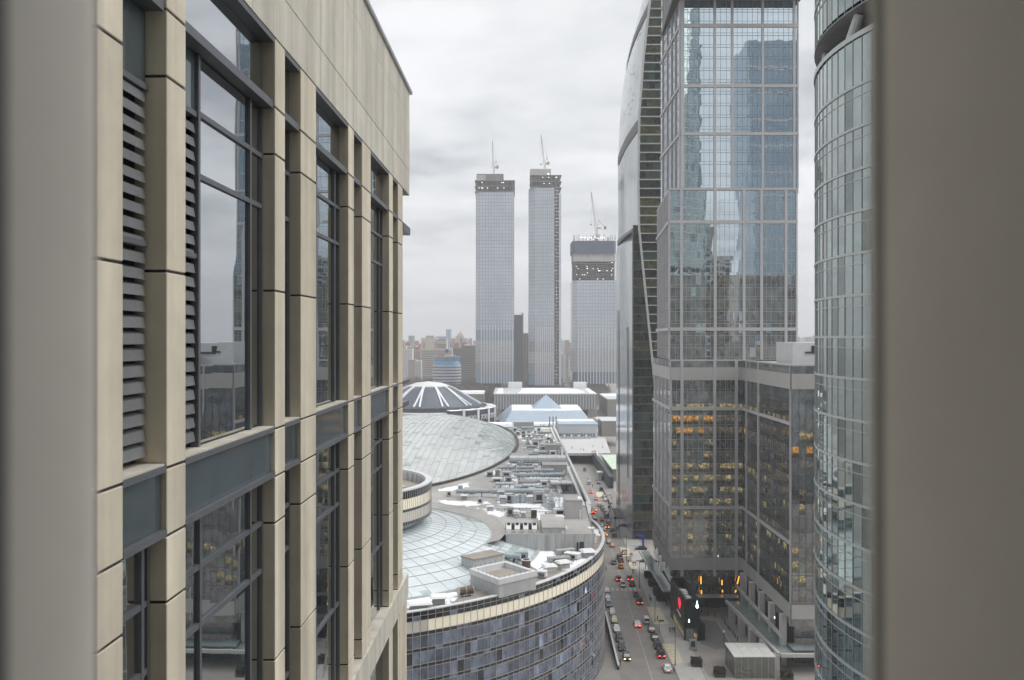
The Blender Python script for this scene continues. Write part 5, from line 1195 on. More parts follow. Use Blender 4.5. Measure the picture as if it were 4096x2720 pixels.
# leftmost
t1 = thing('glass_skyscraper', 'leftmost of three unfinished glass skyscrapers, single crane on top', 'skyscraper', (X(1050), D+18, 0))
x0, x1 = X(860), X(1246); y0, y1 = D, D+36; zg0, zg1 = Z2(1085), Z(672)
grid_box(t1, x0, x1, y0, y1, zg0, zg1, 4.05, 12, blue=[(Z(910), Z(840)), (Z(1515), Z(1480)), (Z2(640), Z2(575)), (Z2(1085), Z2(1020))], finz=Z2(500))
open_floors(t1, x0+1, x1-1, y0+1, y1, zg1, 2, 6.4, 2.0, 10)
m = MB(); m.box(X(870), X(1140), y0+8, y1, zg1+12, Z(478)); m.build('core_box', 'raw_concrete', t1)
m = MB(); m.box(X(870)-.5, X(960), y0+7.4, y0+7.9, Z(560), Z(490)); m.build('safety_screen', 'pale_concrete', t1)
m = MB()
for c in (925, 985, 1040, 1110): m.box(X(c)-1, X(c)+1, y0+6, y0+8, 0, zg0)
m.box(X(930), X(1120), y0+12, y1, 0, zg0); m.build('base_columns', 'hall_wall', t1)
crane('tower_crane', 'luffing crane with nearly upright jib on the leftmost skyscraper', X(1042), y0+14, Z(478), 8, -2.0, Z(160)-Z(440), 4)
# middle
t2 = thing('glass_skyscraper', 'middle unfinished glass skyscraper with an open strip of floors down its side', 'skyscraper', (X(1550), D+18, 0))
x0, x1 = X(1395), X(1648); zg0, zg1 = Z2(1105), Z(632)
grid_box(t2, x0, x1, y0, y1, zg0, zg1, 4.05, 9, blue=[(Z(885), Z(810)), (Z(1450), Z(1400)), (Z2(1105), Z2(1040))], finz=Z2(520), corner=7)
xs = X(1697); xe = X(1720)
m = MB(); m.box(x1+.3, xs, y0+5, y1, zg0, zg1); m.build('open_strip', 'dark_grille', t2)
m = MB(); z = zg0
while z < zg1: m.box(x1+.1, xs, y0-.2, y0+5, z, z+.35); z += 4.05
m.build('strip_slabs', 'pale_concrete', t2, 'stuff')
m = MB()
for i in (0, 1): x = x1+.4+(xs-x1-1)*i*.5; m.box(x, x+.5, y0, y0+.6, zg0, zg1)
m.build('strip_columns', 'pale_concrete', t2, 'stuff')
m = MB(); random.seed(3)
z = zg0+8
while z < zg1:
    if random.random() < .75: m.sphere((random.uniform(x1+1, xs-1), y0-.3, z), .22, 6, 4)
    z += 4.05
m.build('work_lamps', 'lamp_white', t2, 'stuff')
m = MB(); m.box(xs+.05, xe, y0, y1, zg0, zg1-6); m.build('side_glazing', 'far_glass', t2)
open_floors(t2, x0+3, xe-1, y0+1, y1, zg1, 2, 7.2, 1.5, 6)
m = MB(); m.box(X(1410), X(1620), y0+8, y1, zg1+14, Z(428)); m.build('core_box', 'pale_concrete', t2)
m = MB(); m.sphere((X(1594), y0+7.6, Z(480)), .7, 8, 5); m.build('work_lamp', 'lamp_white', t2)
m = MB(); m.box(X(1430), X(1640), y0+12, y1, 0, zg0); m.build('base', 'hall_wall', t2)
crane('tower_crane', 'luffing crane with long leaning jib and hook on the middle skyscraper', X(1560), y0+14, Z(430), 7, X(1520)-X(1560), Z(98)-Z(390), 4, Z(380))
# rightmost
t3 = thing('glass_skyscraper', 'rightmost and lowest skyscraper, bare concrete floors under a dark blue screen', 'skyscraper', (X(2050), D+18, 0))
x0, x1 = X(1835), X(2275); zg0, zg1 = Z2(1090), Z2(55)
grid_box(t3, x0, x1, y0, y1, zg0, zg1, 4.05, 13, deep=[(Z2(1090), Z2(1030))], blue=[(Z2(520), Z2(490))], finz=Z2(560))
nfl = 9; fh = (Z(1375)-zg1)/nfl
open_floors(t3, x0+2, x1-2, y0+1, y1, zg1, nfl, fh, 1.0, 22)
m = MB(); m.box(X(1842), X(2266), y0+.5, y1, Z(1374), Z(1290)); m.build('concrete_ring', 'pale_concrete', t3)
m = MB()
for i in range(22): xx = X(1850)+i*(X(2255)-X(1850))/22; m.box(xx, xx+.5, y0+.2, y0+.45, Z(random.uniform(1300, 1330)), Z(1295))
m.build('anchor_slots', 'dark_grille', t3, 'stuff')
pts = [(X(1862), y0-1), (X(2250), y0-1), (X(2277), y0+6), (X(2277), y1), (X(1830), y1), (X(1830), y0+6)]
m = MB(); m.prism(pts, Z(1288), Z(1165)); m.build('formwork_screen', 'formwork_blue', t3)
m = MB()
for i in range(60): xx = random.uniform(X(1840), X(2270)); m.bar((xx, y0+random.uniform(2, 20), Z(1165)), (xx+random.uniform(-.3, .3), y0+5, Z(1165)+random.uniform(4, 9)), .16)
m.build('rebar', 'crane_dark', t3, 'stuff')
for i in range(14): m = MB(); m.sphere((X(1915+18.5*i), y0+2, Z(1135+random.uniform(-10, 12))), .42, 8, 5); m.build('work_lamp', 'lamp_white', t3)
m = MB(); m.box(X(1975), X(2180), y0+8, y1, 0, zg0); m.build('base', 'hall_wall', t3)
crane('tower_crane', 'luffing crane with lit base on the lowest skyscraper', X(2085), y0+12, Z(1150), 14, X(2030)-X(2085), Z(708)-Z(1080), 10, Z(995))

# ================================================================== CITY BEHIND
def block(nm, lab, u0, u1, vt, d, wm, dep=24, fh=3.3, bm='far_glass_deep', group=None, roof=None, stripes=True, cols=0):
    x0, x1 = PX(u0, d), PX(u1, d); z = PZ(vt, d)
    t = thing(nm, lab, 'building', ((x0+x1)/2, d+dep/2, 0), group)
    m = MB(); m.box(x0, x1, d, d+dep, 0, z); m.build('wall', wm, t)
    m = MB(); m.box(x0-.4, x1+.4, d-.4, d+dep+.4, z+.01, z+.9); m.build('roof', roof or wm, t)
    if stripes:
        m = MB(); k = 1
        while k*fh+1.2 < z-1:
            if cols:
                n = max(2, int((x1-x0)/cols))
                for i in range(n): a = x0+(x1-x0)*(i+.25)/n; m.box(a, a+(x1-x0)/n*.5, d-.25, d-.02, k*fh, k*fh+fh*.5)
            else: m.box(x0+.8, x1-.8, d-.3, d-.02, k*fh, k*fh+fh*.42)
            k += 1
        m.build('window_rows', bm, t, 'stuff')
    return t
for nm, c in dict(city_beige=(.50,.46,.40), city_pink=(.40,.30,.27), city_red=(.34,.13,.10), city_white=(.58,.58,.58), city_grey=(.33,.32,.31), city_brown=(.25,.21,.185), city_dark=(.10,.105,.115), city_blue=(.16,.25,.36), city_cream=(.52,.46,.37), city_pale=(.50,.50,.51)).items(): mat(nm, c, .8, var=.08, scale=.03, objvar=.08)
q = lambda x: 1600+x/5.6
w_ = lambda y: 1280+y/5.6
bb = block('slab_block', 'large beige office slab striped with dark window bands', q(470), q(1165), w_(645), 1420, 'city_cream', 26, 2.85, 'city_dark')
m = MB(); x0, x1 = PX(q(470), 1420), PX(q(830), 1420); m.box(x0, x1, 1421, 1445, PZ(w_(646), 1420), PZ(w_(400), 1420)); m.build('upper_block', 'city_cream', bb)
m = MB(); m.box(PX(q(835), 1420), PX(q(1040), 1420), 1422, 1445, PZ(w_(646), 1420), PZ(w_(430), 1420)); m.build('side_block', 'city_beige', bb)
m = MB()
for v in (445, 545, 585, 625): m.box(PX(q(840), 1420), PX(q(1035), 1420), 1421.6, 1421.98, PZ(w_(v+12), 1420), PZ(w_(v-8), 1420))
for v in (505, 545, 585, 625):
    for a in (515, 775): m.box(PX(q(a), 1420), PX(q(a+45), 1420), 1420.6, 1420.98, PZ(w_(v+10), 1420), PZ(w_(v-8), 1420))
m.build('upper_windows', 'city_dark', bb, 'stuff')
m = MB(); m.box(PX(q(575), 1420), PX(q(745), 1420), 1424, 1440, PZ(w_(400), 1420), PZ(w_(350), 1420)); m.build('plant_room', 'city_grey', bb)
# round white and blue building with sign
rb_ = thing('round_office', 'round white banded office with bright blue crown and rooftop sign', 'building', (-80, 1117, 0))
d = 1100; cx, cy_, rr = PX((q(735)+q(1365))/2, 1117), 1117, (q(1365)-q(735))/F*1117/2
zq = lambda v: PZ(w_(v), 1105)
zb, zt = 0, zq(1010); z = zt; i = 0
while z > 4:
    m = MB(); m.lathe(cx, cy_, [(rr+.3, z), (rr+.3, z-1.9), (rr, z-1.9)], 40); m.build('white_band', 'city_white', rb_)
    m = MB(); m.lathe(cx, cy_, [(rr-.1, z-1.85), (rr-.1, z-3.7)], 40); m.build('window_band', 'far_glass_deep', rb_); z -= 3.7
m = MB(); m.lathe(cx, cy_, [(rr-.3, zt+.02), (rr-1.6, zq(930))], 40); mat('crown_blue', (.09, .34, .60), .4); m.build('blue_crown', 'crown_blue', rb_)
m = MB(); m.lathe(cx, cy_, [(rr-3, zq(930)), (rr-1.5, zq(815)), (.1, zq(815)+.3)], 40); m.build('upper_ring', 'far_glass_blue', rb_)
m = MB(); m.lathe(cx, cy_, [(rr-.6, zq(850)), (rr-.6, zq(815)), (rr-2, zq(812))], 14, R(195), R(235)); m.lathe(cx, cy_, [(rr-.6, zq(850)), (rr-.6, zq(815)), (rr-2, zq(812))], 14, R(305), R(345)); m.build('blue_fins', 'crown_blue', rb_)
mat('letter_red', (.55, .10, .09), .6)
xa = PX(q(850), 1105); xb_ = PX(q(1250), 1105); n = 11
for i in range(n):                                      # lettering is a blur at this distance: red going over to white
    a = xa+(xb_-xa)*i/n; m = MB(); m.box(a+.15, a+(xb_-xa)/n*.8, 1104, 1104.5, zq(808), zq(766)); m.build('sign_letter', 'letter_red' if i < 4 else 'city_white', rb_)
mat('globe_blue', (.02, .07, .42), .4)
m = MB(); m.sphere((PX(q(1055), 1105), 1106, zq(685)), 2.3, 14, 9); m.build('sign_globe', 'globe_blue', rb_)
m = MB(); m.sphere((PX(q(1038), 1105), 1106.3, zq(690)), 2.2, 12, 7); m.build('sign_globe_edge', 'letter_red', rb_)
m = MB(); m.tube((PX(q(1055), 1105), 1107, zq(815)), (PX(q(1055), 1105), 1107, zq(700)), .25); m.build('sign_mast', 'crane_dark', rb_)
block('office_block', 'grey brown office block with ribbon windows left of the leftmost skyscraper', q(1380), q(1690), w_(585), 1280, 'city_brown', 24, 3.2, 'city_dark')
block('office_block', 'brown block with dark stair strip behind the round office', q(1180), q(1400), w_(640), 1320, 'city_brown', 20, 3.2, 'city_dark')
block('office_block', 'dark glass office tower between the leftmost and middle skyscrapers', 2054, 2091, 1262, 1250, 'city_dark', 24, 3.6, 'office_green', cols=3)
block('office_block', 'pale backed slab behind the dark glass tower', 2086, 2094, 1254, 1290, 'city_beige', 20, 3.5, 'city_dark')
block('office_block', 'smaller grey tower with window grid left of the middle skyscraper', 2092, 2116, 1335, 1270, 'city_brown', 20, 3.3, 'city_dark', cols=3)
block('white_block', 'white apartment block at the edge of the stone building', q(40), q(275), w_(660), 1330, 'city_white', 18, 3.2, 'city_grey', cols=3.5)
block('white_block', 'low white block half hidden by the bare trees', q(340), q(470), w_(930), 1250, 'city_pale', 18, 3.0, 'city_grey', cols=3.2)
block('white_block', 'pale pink low block above the bare trees', q(190), q(350), w_(900), 1290, 'city_pink', 18, 3.0, 'city_grey', cols=3.2)
block('brick_block', 'red brick block behind the white apartment block', q(340), q(440), w_(620), 1500, 'city_red', 20, 3.2, 'city_dark', cols=4)
block('brick_block', 'orange red brick block far left above the white block', q(110), q(235), w_(520), 1750, 'city_red', 20, 3.2, 'city_dark', cols=4)
block('brick_block', 'brick block left of the striped slab', q(285), q(460), w_(690), 1460, 'city_pink', 20, 3.2, 'city_dark', cols=4)
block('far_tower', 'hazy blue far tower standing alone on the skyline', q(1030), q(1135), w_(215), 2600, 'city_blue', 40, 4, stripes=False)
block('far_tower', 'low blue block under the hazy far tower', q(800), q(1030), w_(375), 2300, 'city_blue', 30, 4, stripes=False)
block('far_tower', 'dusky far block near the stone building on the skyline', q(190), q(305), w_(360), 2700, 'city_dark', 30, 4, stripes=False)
# stepped spire building
sp = thing('stepped_palace', 'hazy pink stepped building with a spire on the skyline', 'building', (PX(q(1335), 2300), 2310, 0))
for a, b, v0, v1, mt in ((1090, 1520, 700, 410, 'city_pink'), (1240, 1420, 410, 360, 'city_pink'), (1275, 1405, 360, 320, 'city_beige'), (1310, 1385, 320, 285, 'city_beige')):
    m = MB(); m.box(PX(q(a), 2300), PX(q(b), 2300), 2300+(b-a < 400)*5, 2330, PZ(w_(v0), 2300) if v0 != 700 else 0, PZ(w_(v1), 2300)); m.build('tier', mt, sp)
m = MB(); m.tube((PX(q(1352), 2300), 2315, PZ(w_(290), 2300)), (PX(q(1352), 2300), 2315, PZ(w_(225), 2300)), 3.5, .4, 8); m.build('spire', 'city_beige', sp)
# rows of far blocks
cn = 0; random.seed(8)
def scatter(u0, u1, vt0, vt1, d0, d1, n, where):
    global cn
    step = (u1-u0)/n
    for i in range(n):
        a = u0+step*i+random.uniform(-.2, .2)*step; b = a+step*random.uniform(.7, 1.25); mt = random.choice(['city_pink', 'city_beige', 'city_grey', 'city_red', 'city_cream', 'city_white', 'city_brown', 'city_pink'])
        d = random.uniform(d0, d1); v = random.uniform(vt0, vt1)
        block('city_block', '%s far %s building, %s %s' % ({'city_pink': 'dull pink', 'city_beige': 'beige', 'city_grey': 'grey', 'city_red': 'brick red', 'city_cream': 'cream', 'city_white': 'white', 'city_brown': 'brown'}[mt], random.choice(['flat roofed', 'apartment', 'office']), ORD[i], where), a, b, v, d, mt, 22, 3.3, 'city_dark', 'far city blocks', cols=5, roof=random.choice(['city_grey', 'city_white', mt]))
scatter(1604, 1695, 1362, 1378, 1900, 2300, 8, 'on the skyline beside the stone building')
scatter(1604, 1690, 1384, 1402, 1500, 1700, 7, 'behind the white apartment block')
scatter(1800, 1905, 1352, 1366, 1900, 2300, 8, 'on the skyline left of the leftmost skyscraper')
scatter(1815, 1905, 1370, 1384, 1450, 1700, 6, 'behind the round office')
scatter(2240, 2300, 1358, 1374, 1900, 2500, 5, 'on the skyline between middle and lowest skyscrapers')
scatter(2240, 2300, 1392, 1440, 1350, 1600, 5, 'low between middle and lowest skyscrapers')
scatter(2055, 2120, 1372, 1382, 2200, 2600, 4, 'behind the dark glass tower')
scatter(3186, 3275, 1343, 1352, 2400, 2900, 5, 'on the skyline beside the round tower')
scatter(3186, 3275, 1366, 1384, 1600, 2000, 5, 'below the skyline beside the round tower')
# park of bare trees: one brown mass
random.seed(4); tw = MB(); tk = MB()
def bare(x, y, h):
    tk.tube((x, y, 0), (x, y, h*.55), h*.022, h*.01, 5, False)
    for k in range(26):
        a = random.uniform(0, 6.283); r = h*random.uniform(.05, .34); zz0 = h*random.uniform(.3, .7); z1 = min(h, zz0+h*random.uniform(.18, .42)); w2 = random.uniform(.25, .6)
        p = Vector((x+r*.3*math.cos(a), y+r*.3*math.sin(a), zz0)); q_ = Vector((x+r*math.cos(a), y+r*math.sin(a), z1)); s = Vector((random.uniform(-1, 1), random.uniform(-.4, .4), random.uniform(-.5, .5)))*w2
        tw.add([tuple(p), tuple(q_+s), tuple(q_-s)], [(0,1,2)])
        for j in range(3): e = q_+Vector((random.uniform(-1.6, 1.6), random.uniform(-1.6, 1.6), random.uniform(-.6, 1.6))); c_ = p.lerp(q_, random.uniform(.4, 1)); tw.add([tuple(c_), tuple(e), tuple(e+Vector((.3, .1, .25)))], [(0,1,2)])
for i in range(520): bare(random.uniform(-160, -25), random.uniform(1000, 1240), random.uniform(17, 26))
for i in range(130): bare(random.uniform(-30, 118), random.uniform(1100, 1240), random.uniform(15, 25))
for i in range(60): bare(random.uniform(-20, 30), random.uniform(1010, 1045), random.uniform(12, 20))
tw.v += tk.v; off = len(tw.v)-len(tk.v); tw.f += [tuple(i+off for i in f) for f in tk.f]; tw.mi += tk.mi
tag(tw.build('bare_trees', 'twig'), 'brown mass of leafless park trees below the far city', 'trees', kind='stuff')
tag(sm.build('hall_snow', 'snow_white'), 'white snow on the exhibition hall roofs', 'snow', kind='stuff')
# ================================================================== STREET: cars, people, lamps, kiosks
random.seed(77)
def make_car(kind):
    t = bpy.data.objects.new('car', None); col.objects.link(t)
    suv = kind == 'suv'; hw = .92 if suv else .89; zr = 1.72 if suv else 1.45; zs = 1.02 if suv else .90
    L_ = 2.3
    st_ = [(-L_, .42, .62, .80), (-L_+.12, .30, zs-.12, .95), (-1.55, .22, zs-.02, 1.0), (-.6, .20, zs+.02, 1.0), (.5, .20, zs, 1.0), (1.0, .20, zs-.06, 1.0), (1.75, .24, zs-.18, .97), (L_-.1, .34, zs-.30, .88), (L_, .42, .58, .78)]
    m = MB(); n = 8
    for x, zb, zt, k in st_:
        w2 = hw*k; m.v += [(x, -w2*.9, zb), (x, w2*.9, zb), (x, w2, zb+.18), (x, w2, zt-.16), (x, w2*.90, zt), (x, -w2*.90, zt), (x, -w2, zt-.16), (x, -w2, zb+.18)]
    for i in range(len(st_)-1):
        for j in range(n): m.f.append((i*n+j, i*n+(j+1) % n, (i+1)*n+(j+1) % n, (i+1)*n+j))
    m.f.append(tuple(reversed(range(n)))); m.f.append(tuple(range((len(st_)-1)*n, len(st_)*n))); m.mi = [0]*len(m.f)
    body = m.build('body', 'paint_dark', t)
    xr0, xr1 = (-2.0, 0.55) if suv else (-1.25, .35)
    m = MB(); a, b = (-2.12, 1.2) if suv else (-1.85, 1.12)
    m.add([(a, -hw*.88, zs-.04), (b, -hw*.88, zs-.06), (b, hw*.88, zs-.06), (a, hw*.88, zs-.04), (xr0, -hw*.72, zr-.06), (xr1, -hw*.72, zr-.06), (xr1, hw*.72, zr-.06), (xr0, hw*.72, zr-.06)], [(3,2,1,0), (0,1,5,4), (1,2,6,5), (2,3,7,6), (3,0,4,7), (4,5,6,7)])
    m.build('windows', 'car_glass', t)
    m = MB(); m.add([(xr0-.06, -hw*.70, zr-.055), (xr1+.06, -hw*.70, zr-.055), (xr1+.06, hw*.70, zr-.055), (xr0-.06, hw*.70, zr-.055), (xr0+.1, -hw*.6, zr), (xr1-.1, -hw*.6, zr), (xr1-.1, hw*.6, zr), (xr0+.1, hw*.6, zr)], [(3,2,1,0), (0,1,5,4), (1,2,6,5), (2,3,7,6), (3,0,4,7), (4,5,6,7)])
    for s in (-1, 1): m.bar((xr0, s*hw*.72, zr-.06), (a, s*hw*.87, zs-.02), .05); m.bar((xr1, s*hw*.72, zr-.06), (b, s*hw*.87, zs-.05), .045); m.bar(((xr0+xr1)/2, s*hw*.73, zr-.05), ((a+b)/2-.1, s*hw*.89, zs-.02), .045)
    m.build('roof', 'paint_dark', t)
    for x in (-1.38, 1.42):
        for s in (-1, 1):
            m = MB(); m.tube((x, s*(hw-.2), .33), (x, s*(hw+.015), .33), .33, n=14); wh = m.build('wheel', 'tyre_rubber', t)
            m = MB(); m.tube((x, s*(hw+.016), .33), (x, s*(hw+.03), .33), .20, n=10); m.build('rim', 'rim_metal', wh)
    for s in (-1, 1):
        m = MB(); m.box(-L_-.02, -L_+.16, s*.60-.19, s*.60+.19, zs-.30, zs-.12); m.build('tail_light', 'tail_red', t)
        m = MB(); m.box(L_-.28, L_-.02, s*.60-.19, s*.60+.19, zs-.42, zs-.28); m.build('headlight', 'head_off', t)
        m = MB(); m.box(.62, .80, s*(hw+.02)-.09, s*(hw+.02)+.09, zs-.02, zs+.12); m.build('mirror', 'paint_dark', t)
    m = MB(); m.box(-L_-.025, -L_+.03, -.26, .26, .52, .64); m.build('number_plate', 'plate_white', t)
    m = MB(); m.box(xr0+.5, xr0+.75, -.28, .28, zr, zr+.16); m.build('taxi_light', 'plate_white', t)
    return t
protos = {'sedan': make_car('sedan'), 'suv': make_car('suv')}
for p in protos.values():
    for ch in list(p.children):
        for o in [ch] + list(ch.children):
            for s_ in o.material_slots: mm = s_.material; s_.link = 'OBJECT'; s_.material = mm
def car(u, v, paint, label, kind='sedan', rear=True, brake=None, heads=False, ang=None, cat='car', group='cars in the street', xy=None, name='car', taxi=False):
    x, y = xy or G(u, v); t = protos[kind].copy(); col.objects.link(t); t.name = name
    for ch in protos[kind].children:
        base = ch.name.split('.')[0]
        if base == 'taxi_light' and not taxi: continue
        c = ch.copy(); col.objects.link(c); c.parent = t
        if base in ('body', 'roof', 'mirror'): c.material_slots[0].link = 'OBJECT'; c.material_slots[0].material = PAINT[paint]
        if base == 'tail_light' and brake: c.material_slots[0].link = 'OBJECT'; c.material_slots[0].material = MATS[brake]
        if base == 'headlight' and heads: c.material_slots[0].link = 'OBJECT'; c.material_slots[0].material = MATS['head_lit']
        for g in ch.children: d = g.copy(); col.objects.link(d); d.parent = c
    th = math.pi/2-.033 if rear else -math.pi/2-.033
    t.rotation_euler = (0, 0, th if ang is None else ang); t.location = (x, y, .012)
    tag(t, label, cat, group); return t
c4 = lambda x, y: (2340+x/2.24, 2020+y/2.24)
c5 = lambda x, y: (2200+x/5.2275, 1900+y/5.2275)
gL, gR, gM = 'cars parked along the mall', 'cars parked along the pavement', 'cars driving in the street'
for (x, y), pt, kd, rear, hd, lab in (
    ((372,1375), 'dark', 'sedan', False, True, 'dark car with headlights on at the near end of the mall side row'), ((330,1290), 'dark', 'suv', False, False, 'dark car parked directly behind the one with headlights on'),
    ((306,1210), 'black', 'suv', False, False, 'black off-roader third from the near end of the mall side row'), ((283,1125), 'white', 'sedan', False, False, 'white sedan parked in the mall side row'),
    ((262,1045), 'yellow_green', 'sedan', False, False, 'yellowish green car parked behind the white sedan on the mall side'), ((245,975), 'silver', 'sedan', False, False, 'silver sedan in the mall side row behind the yellowish green car'),
    ((213,905), 'blue_grey', 'suv', False, False, 'blue grey off-roader parked in the mall side row'), ((204,845), 'grey', 'sedan', False, False, 'grey sedan parked where the curved front hides the mall side row'), ((196,780), 'green_grey', 'sedan', False, False, 'greenish grey car just showing past the curved glass front')):
    car(*c4(x, y), pt, lab, kd, rear, None, hd, group=gL)
for (x, y), pt, kd, bk, lab in (
    ((735,1480), 'white', 'sedan', None, 'white sedan nearest the bottom edge, pulling out beside the kerb'), ((680,1355), 'black', 'suv', 'tail_lit', 'black off-roader with bright brake lights at the cream crossing'), ((650,1275), 'dark', 'suv', None, 'dark off-roader with white roof bag parked by the kerb'),
    ((622,1200), 'black', 'sedan', None, 'black sedan parked third behind the white hatchback'), ((592,1125), 'grey', 'sedan', None, 'grey car parked just behind the white hatchback'), ((548,1050), 'white', 'suv', None, 'white hatchback parked at the upper cream crossing'),
    ((488,880), 'black', 'suv', 'tail_lit', 'black car braking beside the kerb'), ((455,810), 'brown', 'sedan', None, 'brownish car parked ahead of the black braking one'), ((420,715), 'dark', 'sedan', None, 'dark sedan parked near the zebra crossing'), ((400,668), 'black', 'sedan', 'tail_lit', 'black sedan with brake lights on at the zebra crossing kerb')):
    car(*c4(x, y), pt, lab, kd, True, bk, group=gR)
for (x, y), pt, kd, bk, tx_, rear, lab in (
    ((467,1080), 'white', 'sedan', 'tail_lit', False, True, 'white car with brake lights glowing in the middle of the road'), ((338,725), 'silver', 'sedan', None, False, False, 'silver car driving towards the camera past the zebra crossing'), ((298,670), 'dark', 'sedan', 'tail_lit', False, True, 'dark car stopped with red lights before the zebra crossing'),
    ((322,560), 'orange', 'sedan', None, True, True, 'yellow orange taxi beyond the zebra crossing'), ((322,505), 'maroon', 'sedan', None, False, True, 'dark red car just ahead of the yellow orange taxi'), ((310,480), 'dark', 'suv', None, False, True, 'dark van ahead of the dark red car'), ((245,370), 'orange', 'sedan', None, True, True, 'orange taxi alone in the bend below the sail tower')):
    car(*c4(x, y), pt, lab, kd, rear, bk, group=gM, taxi=tx_)
for (x, y), pt, kd, bk, tx_, lab in (
    ((820,612), 'dark', 'sedan', 'tail_lit', False, 'dark car with two round red lights, farther of the middle lane'), ((970,515), 'dark', 'sedan', 'tail_lit', False, 'dark car braking beside the far cream crossing'), ((900,795), 'dark', 'sedan', 'tail_lit', False, 'dark car with red lights level with the oval panel'),
    ((932,925), 'maroon', 'sedan', None, False, 'dull red car close to the oval panel'), ((1087,945), 'orange', 'sedan', None, True, 'orange taxi right of the oval panel'), ((1188,1100), 'dark', 'sedan', 'tail_amber', False, 'dark car with amber lights stopped in traffic'), ((1085,1085), 'grey', 'sedan', None, False, 'grey car half hidden by the curved parapet tip'),
    ((1118,1150), 'dark', 'sedan', 'tail_lit', False, 'dark car with red lights hidden behind the curved parapet'), ((1155,1260), 'orange', 'sedan', 'tail_amber', True, 'orange taxi hidden behind the curved parapet')):
    car(*c5(x, y), pt, lab, kd, True, bk, group=gM, taxi=tx_)
for (x, y), pt, kd, lab in (
    ((1030,645), 'white', 'sedan', 'white car at the head of the far kerb row'), ((1085,685), 'blue_grey', 'sedan', 'blue grey car second in the far kerb row'), ((1110,740), 'green_grey', 'sedan', 'greenish silver car third in the far kerb row'), ((1160,800), 'silver', 'sedan', 'silver car fourth in the far kerb row'),
    ((1180,880), 'black', 'suv', 'black car fifth in the far kerb row'), ((1218,1010), 'grey', 'sedan', 'grey car beside the amber lit one at the kerb'), ((1300,1165), 'black', 'sedan', 'black car at the kerb below the amber lit one'), ((1345,1285), 'dark', 'suv', 'dark off-roader parked at the kerb before the bend')):
    car(*c5(x, y), pt, lab, kd, True, None, group=gR)
car(*c5(1250, 455), 'white', 'white and yellow taxi crossing the pavement sideways', ang=R(8), taxi=True, group='cars off the road')
car(*c5(1535, 1080), 'dark', 'dark car standing on the pavement beside the sail tower', ang=R(150), group='cars off the road')
car(*c4(500, 402), 'black', 'black sedan parked sideways at the foot of the sail tower', ang=R(176), group='cars off the road')
car(*c4(545, 512), 'dark', 'dark car parked sideways beside the glass canopy', ang=R(178), group='cars off the road')
for i, (x_, y_, pt, kd, bk) in enumerate([(37.6, 350, 'silver', 'sedan', None), (42.4, 402, 'dark', 'suv', None), (38.0, 415, 'orange', 'sedan', 'tail_amber'), (45.6, 440, 'white', 'sedan', None), (45.9, 449, 'grey', 'sedan', None), (40.5, 462, 'dark', 'sedan', 'tail_lit'), (46.6, 470, 'black', 'suv', None), (42.0, 490, 'white', 'suv', None), (47.3, 492, 'blue_grey', 'sedan', None), (36.0, 318, 'grey', 'sedan', None), (41.5, 332, 'black', 'sedan', 'tail_lit')]):
    car(0, 0, pt, '%s distant %s car up the street, counted from the bend' % (ORD[i], {'silver': 'silver', 'dark': 'dark', 'orange': 'orange', 'white': 'white', 'grey': 'grey', 'black': 'black', 'blue_grey': 'blue grey'}[pt]), kd, True, bk, xy=(x_, y_), group=gM)
car(0, 0, 'dark', 'dark van with pale roof leaving the underpass', 'suv', False, None, xy=(43.5, 538), group='cars off the road')
car(0, 0, 'silver', 'silver car standing inside the glass pavilion', ang=R(175), xy=(55.4, 213.5), group='cars off the road')
for p in protos.values():
    for ch in list(p.children):
        for g in list(ch.children): bpy.data.objects.remove(g)
        bpy.data.objects.remove(ch)
    bpy.data.objects.remove(p)

# ---- people: one skinned body per pose
def body_mesh(pose):
    me = bpy.data.meshes.new('person'); s = .34 if pose == 'walk' else .08
    V = [(0,0,.96), (0,0,1.18), (0,0,1.42), (0,.01,1.54), (0,.02,1.66), (0,.02,1.76), (.10,0,.92), (.11,s*.5,.50), (.11,s*.45,.08), (.11,s*.45+.14,.04), (-.10,0,.92), (-.11,-s*.15,.50), (-.11,-s*.7,.10), (-.11,-s*.7+.13,.05),
         (.19,0,1.40), (.25,-s*.35,1.14), (.25,-s*.1,.90), (.25,.03-s*.05,.82), (-.19,0,1.40), (-.25,s*.35,1.14), (-.25,s*.6,.92), (-.25,s*.7,.84)]
    E = [(0,1),(1,2),(2,3),(3,4),(4,5),(0,6),(6,7),(7,8),(8,9),(0,10),(10,11),(11,12),(12,13),(2,14),(14,15),(15,16),(16,17),(2,18),(18,19),(19,20),(20,21)]
    rad = [.17,.17,.19,.07,.10,.085,.11,.08,.055,.05,.11,.08,.055,.05,.085,.065,.05,.04,.085,.065,.05,.04]
    me.from_pydata(V, E, []); o = bpy.data.objects.new('person', me); col.objects.link(o)
    md = o.modifiers.new('s', 'SKIN'); sk = me.skin_vertices[0] if me.skin_vertices else None
    if sk is None:
        bpy.context.view_layer.objects.active = o; bpy.ops.mesh.customdata_skin_add(); sk = me.skin_vertices[0]
    for i, r in enumerate(rad): sk.data[i].radius = (r, r*.85)
    sk.data[0].use_root = True
    o.modifiers.new('u', 'SUBSURF').levels = 1
    dg = bpy.context.evaluated_depsgraph_get(); out = bpy.data.meshes.new_from_object(o.evaluated_get(dg)); bpy.data.objects.remove(o)
    for nm in ('coat_black', 'trousers_dark', 'skin', 'hair_dark'): out.materials.append(MATS[nm])
    for p in out.polygons:
        z = p.center.z; p.material_index = 3 if z > 1.70 or (z > 1.58 and p.center.y < -.02) else (2 if z > 1.53 else (0 if z > .78 else 1)); p.use_smooth = True
    return out
PM = {'walk': body_mesh('walk'), 'stand': body_mesh('stand')}
npx = 0
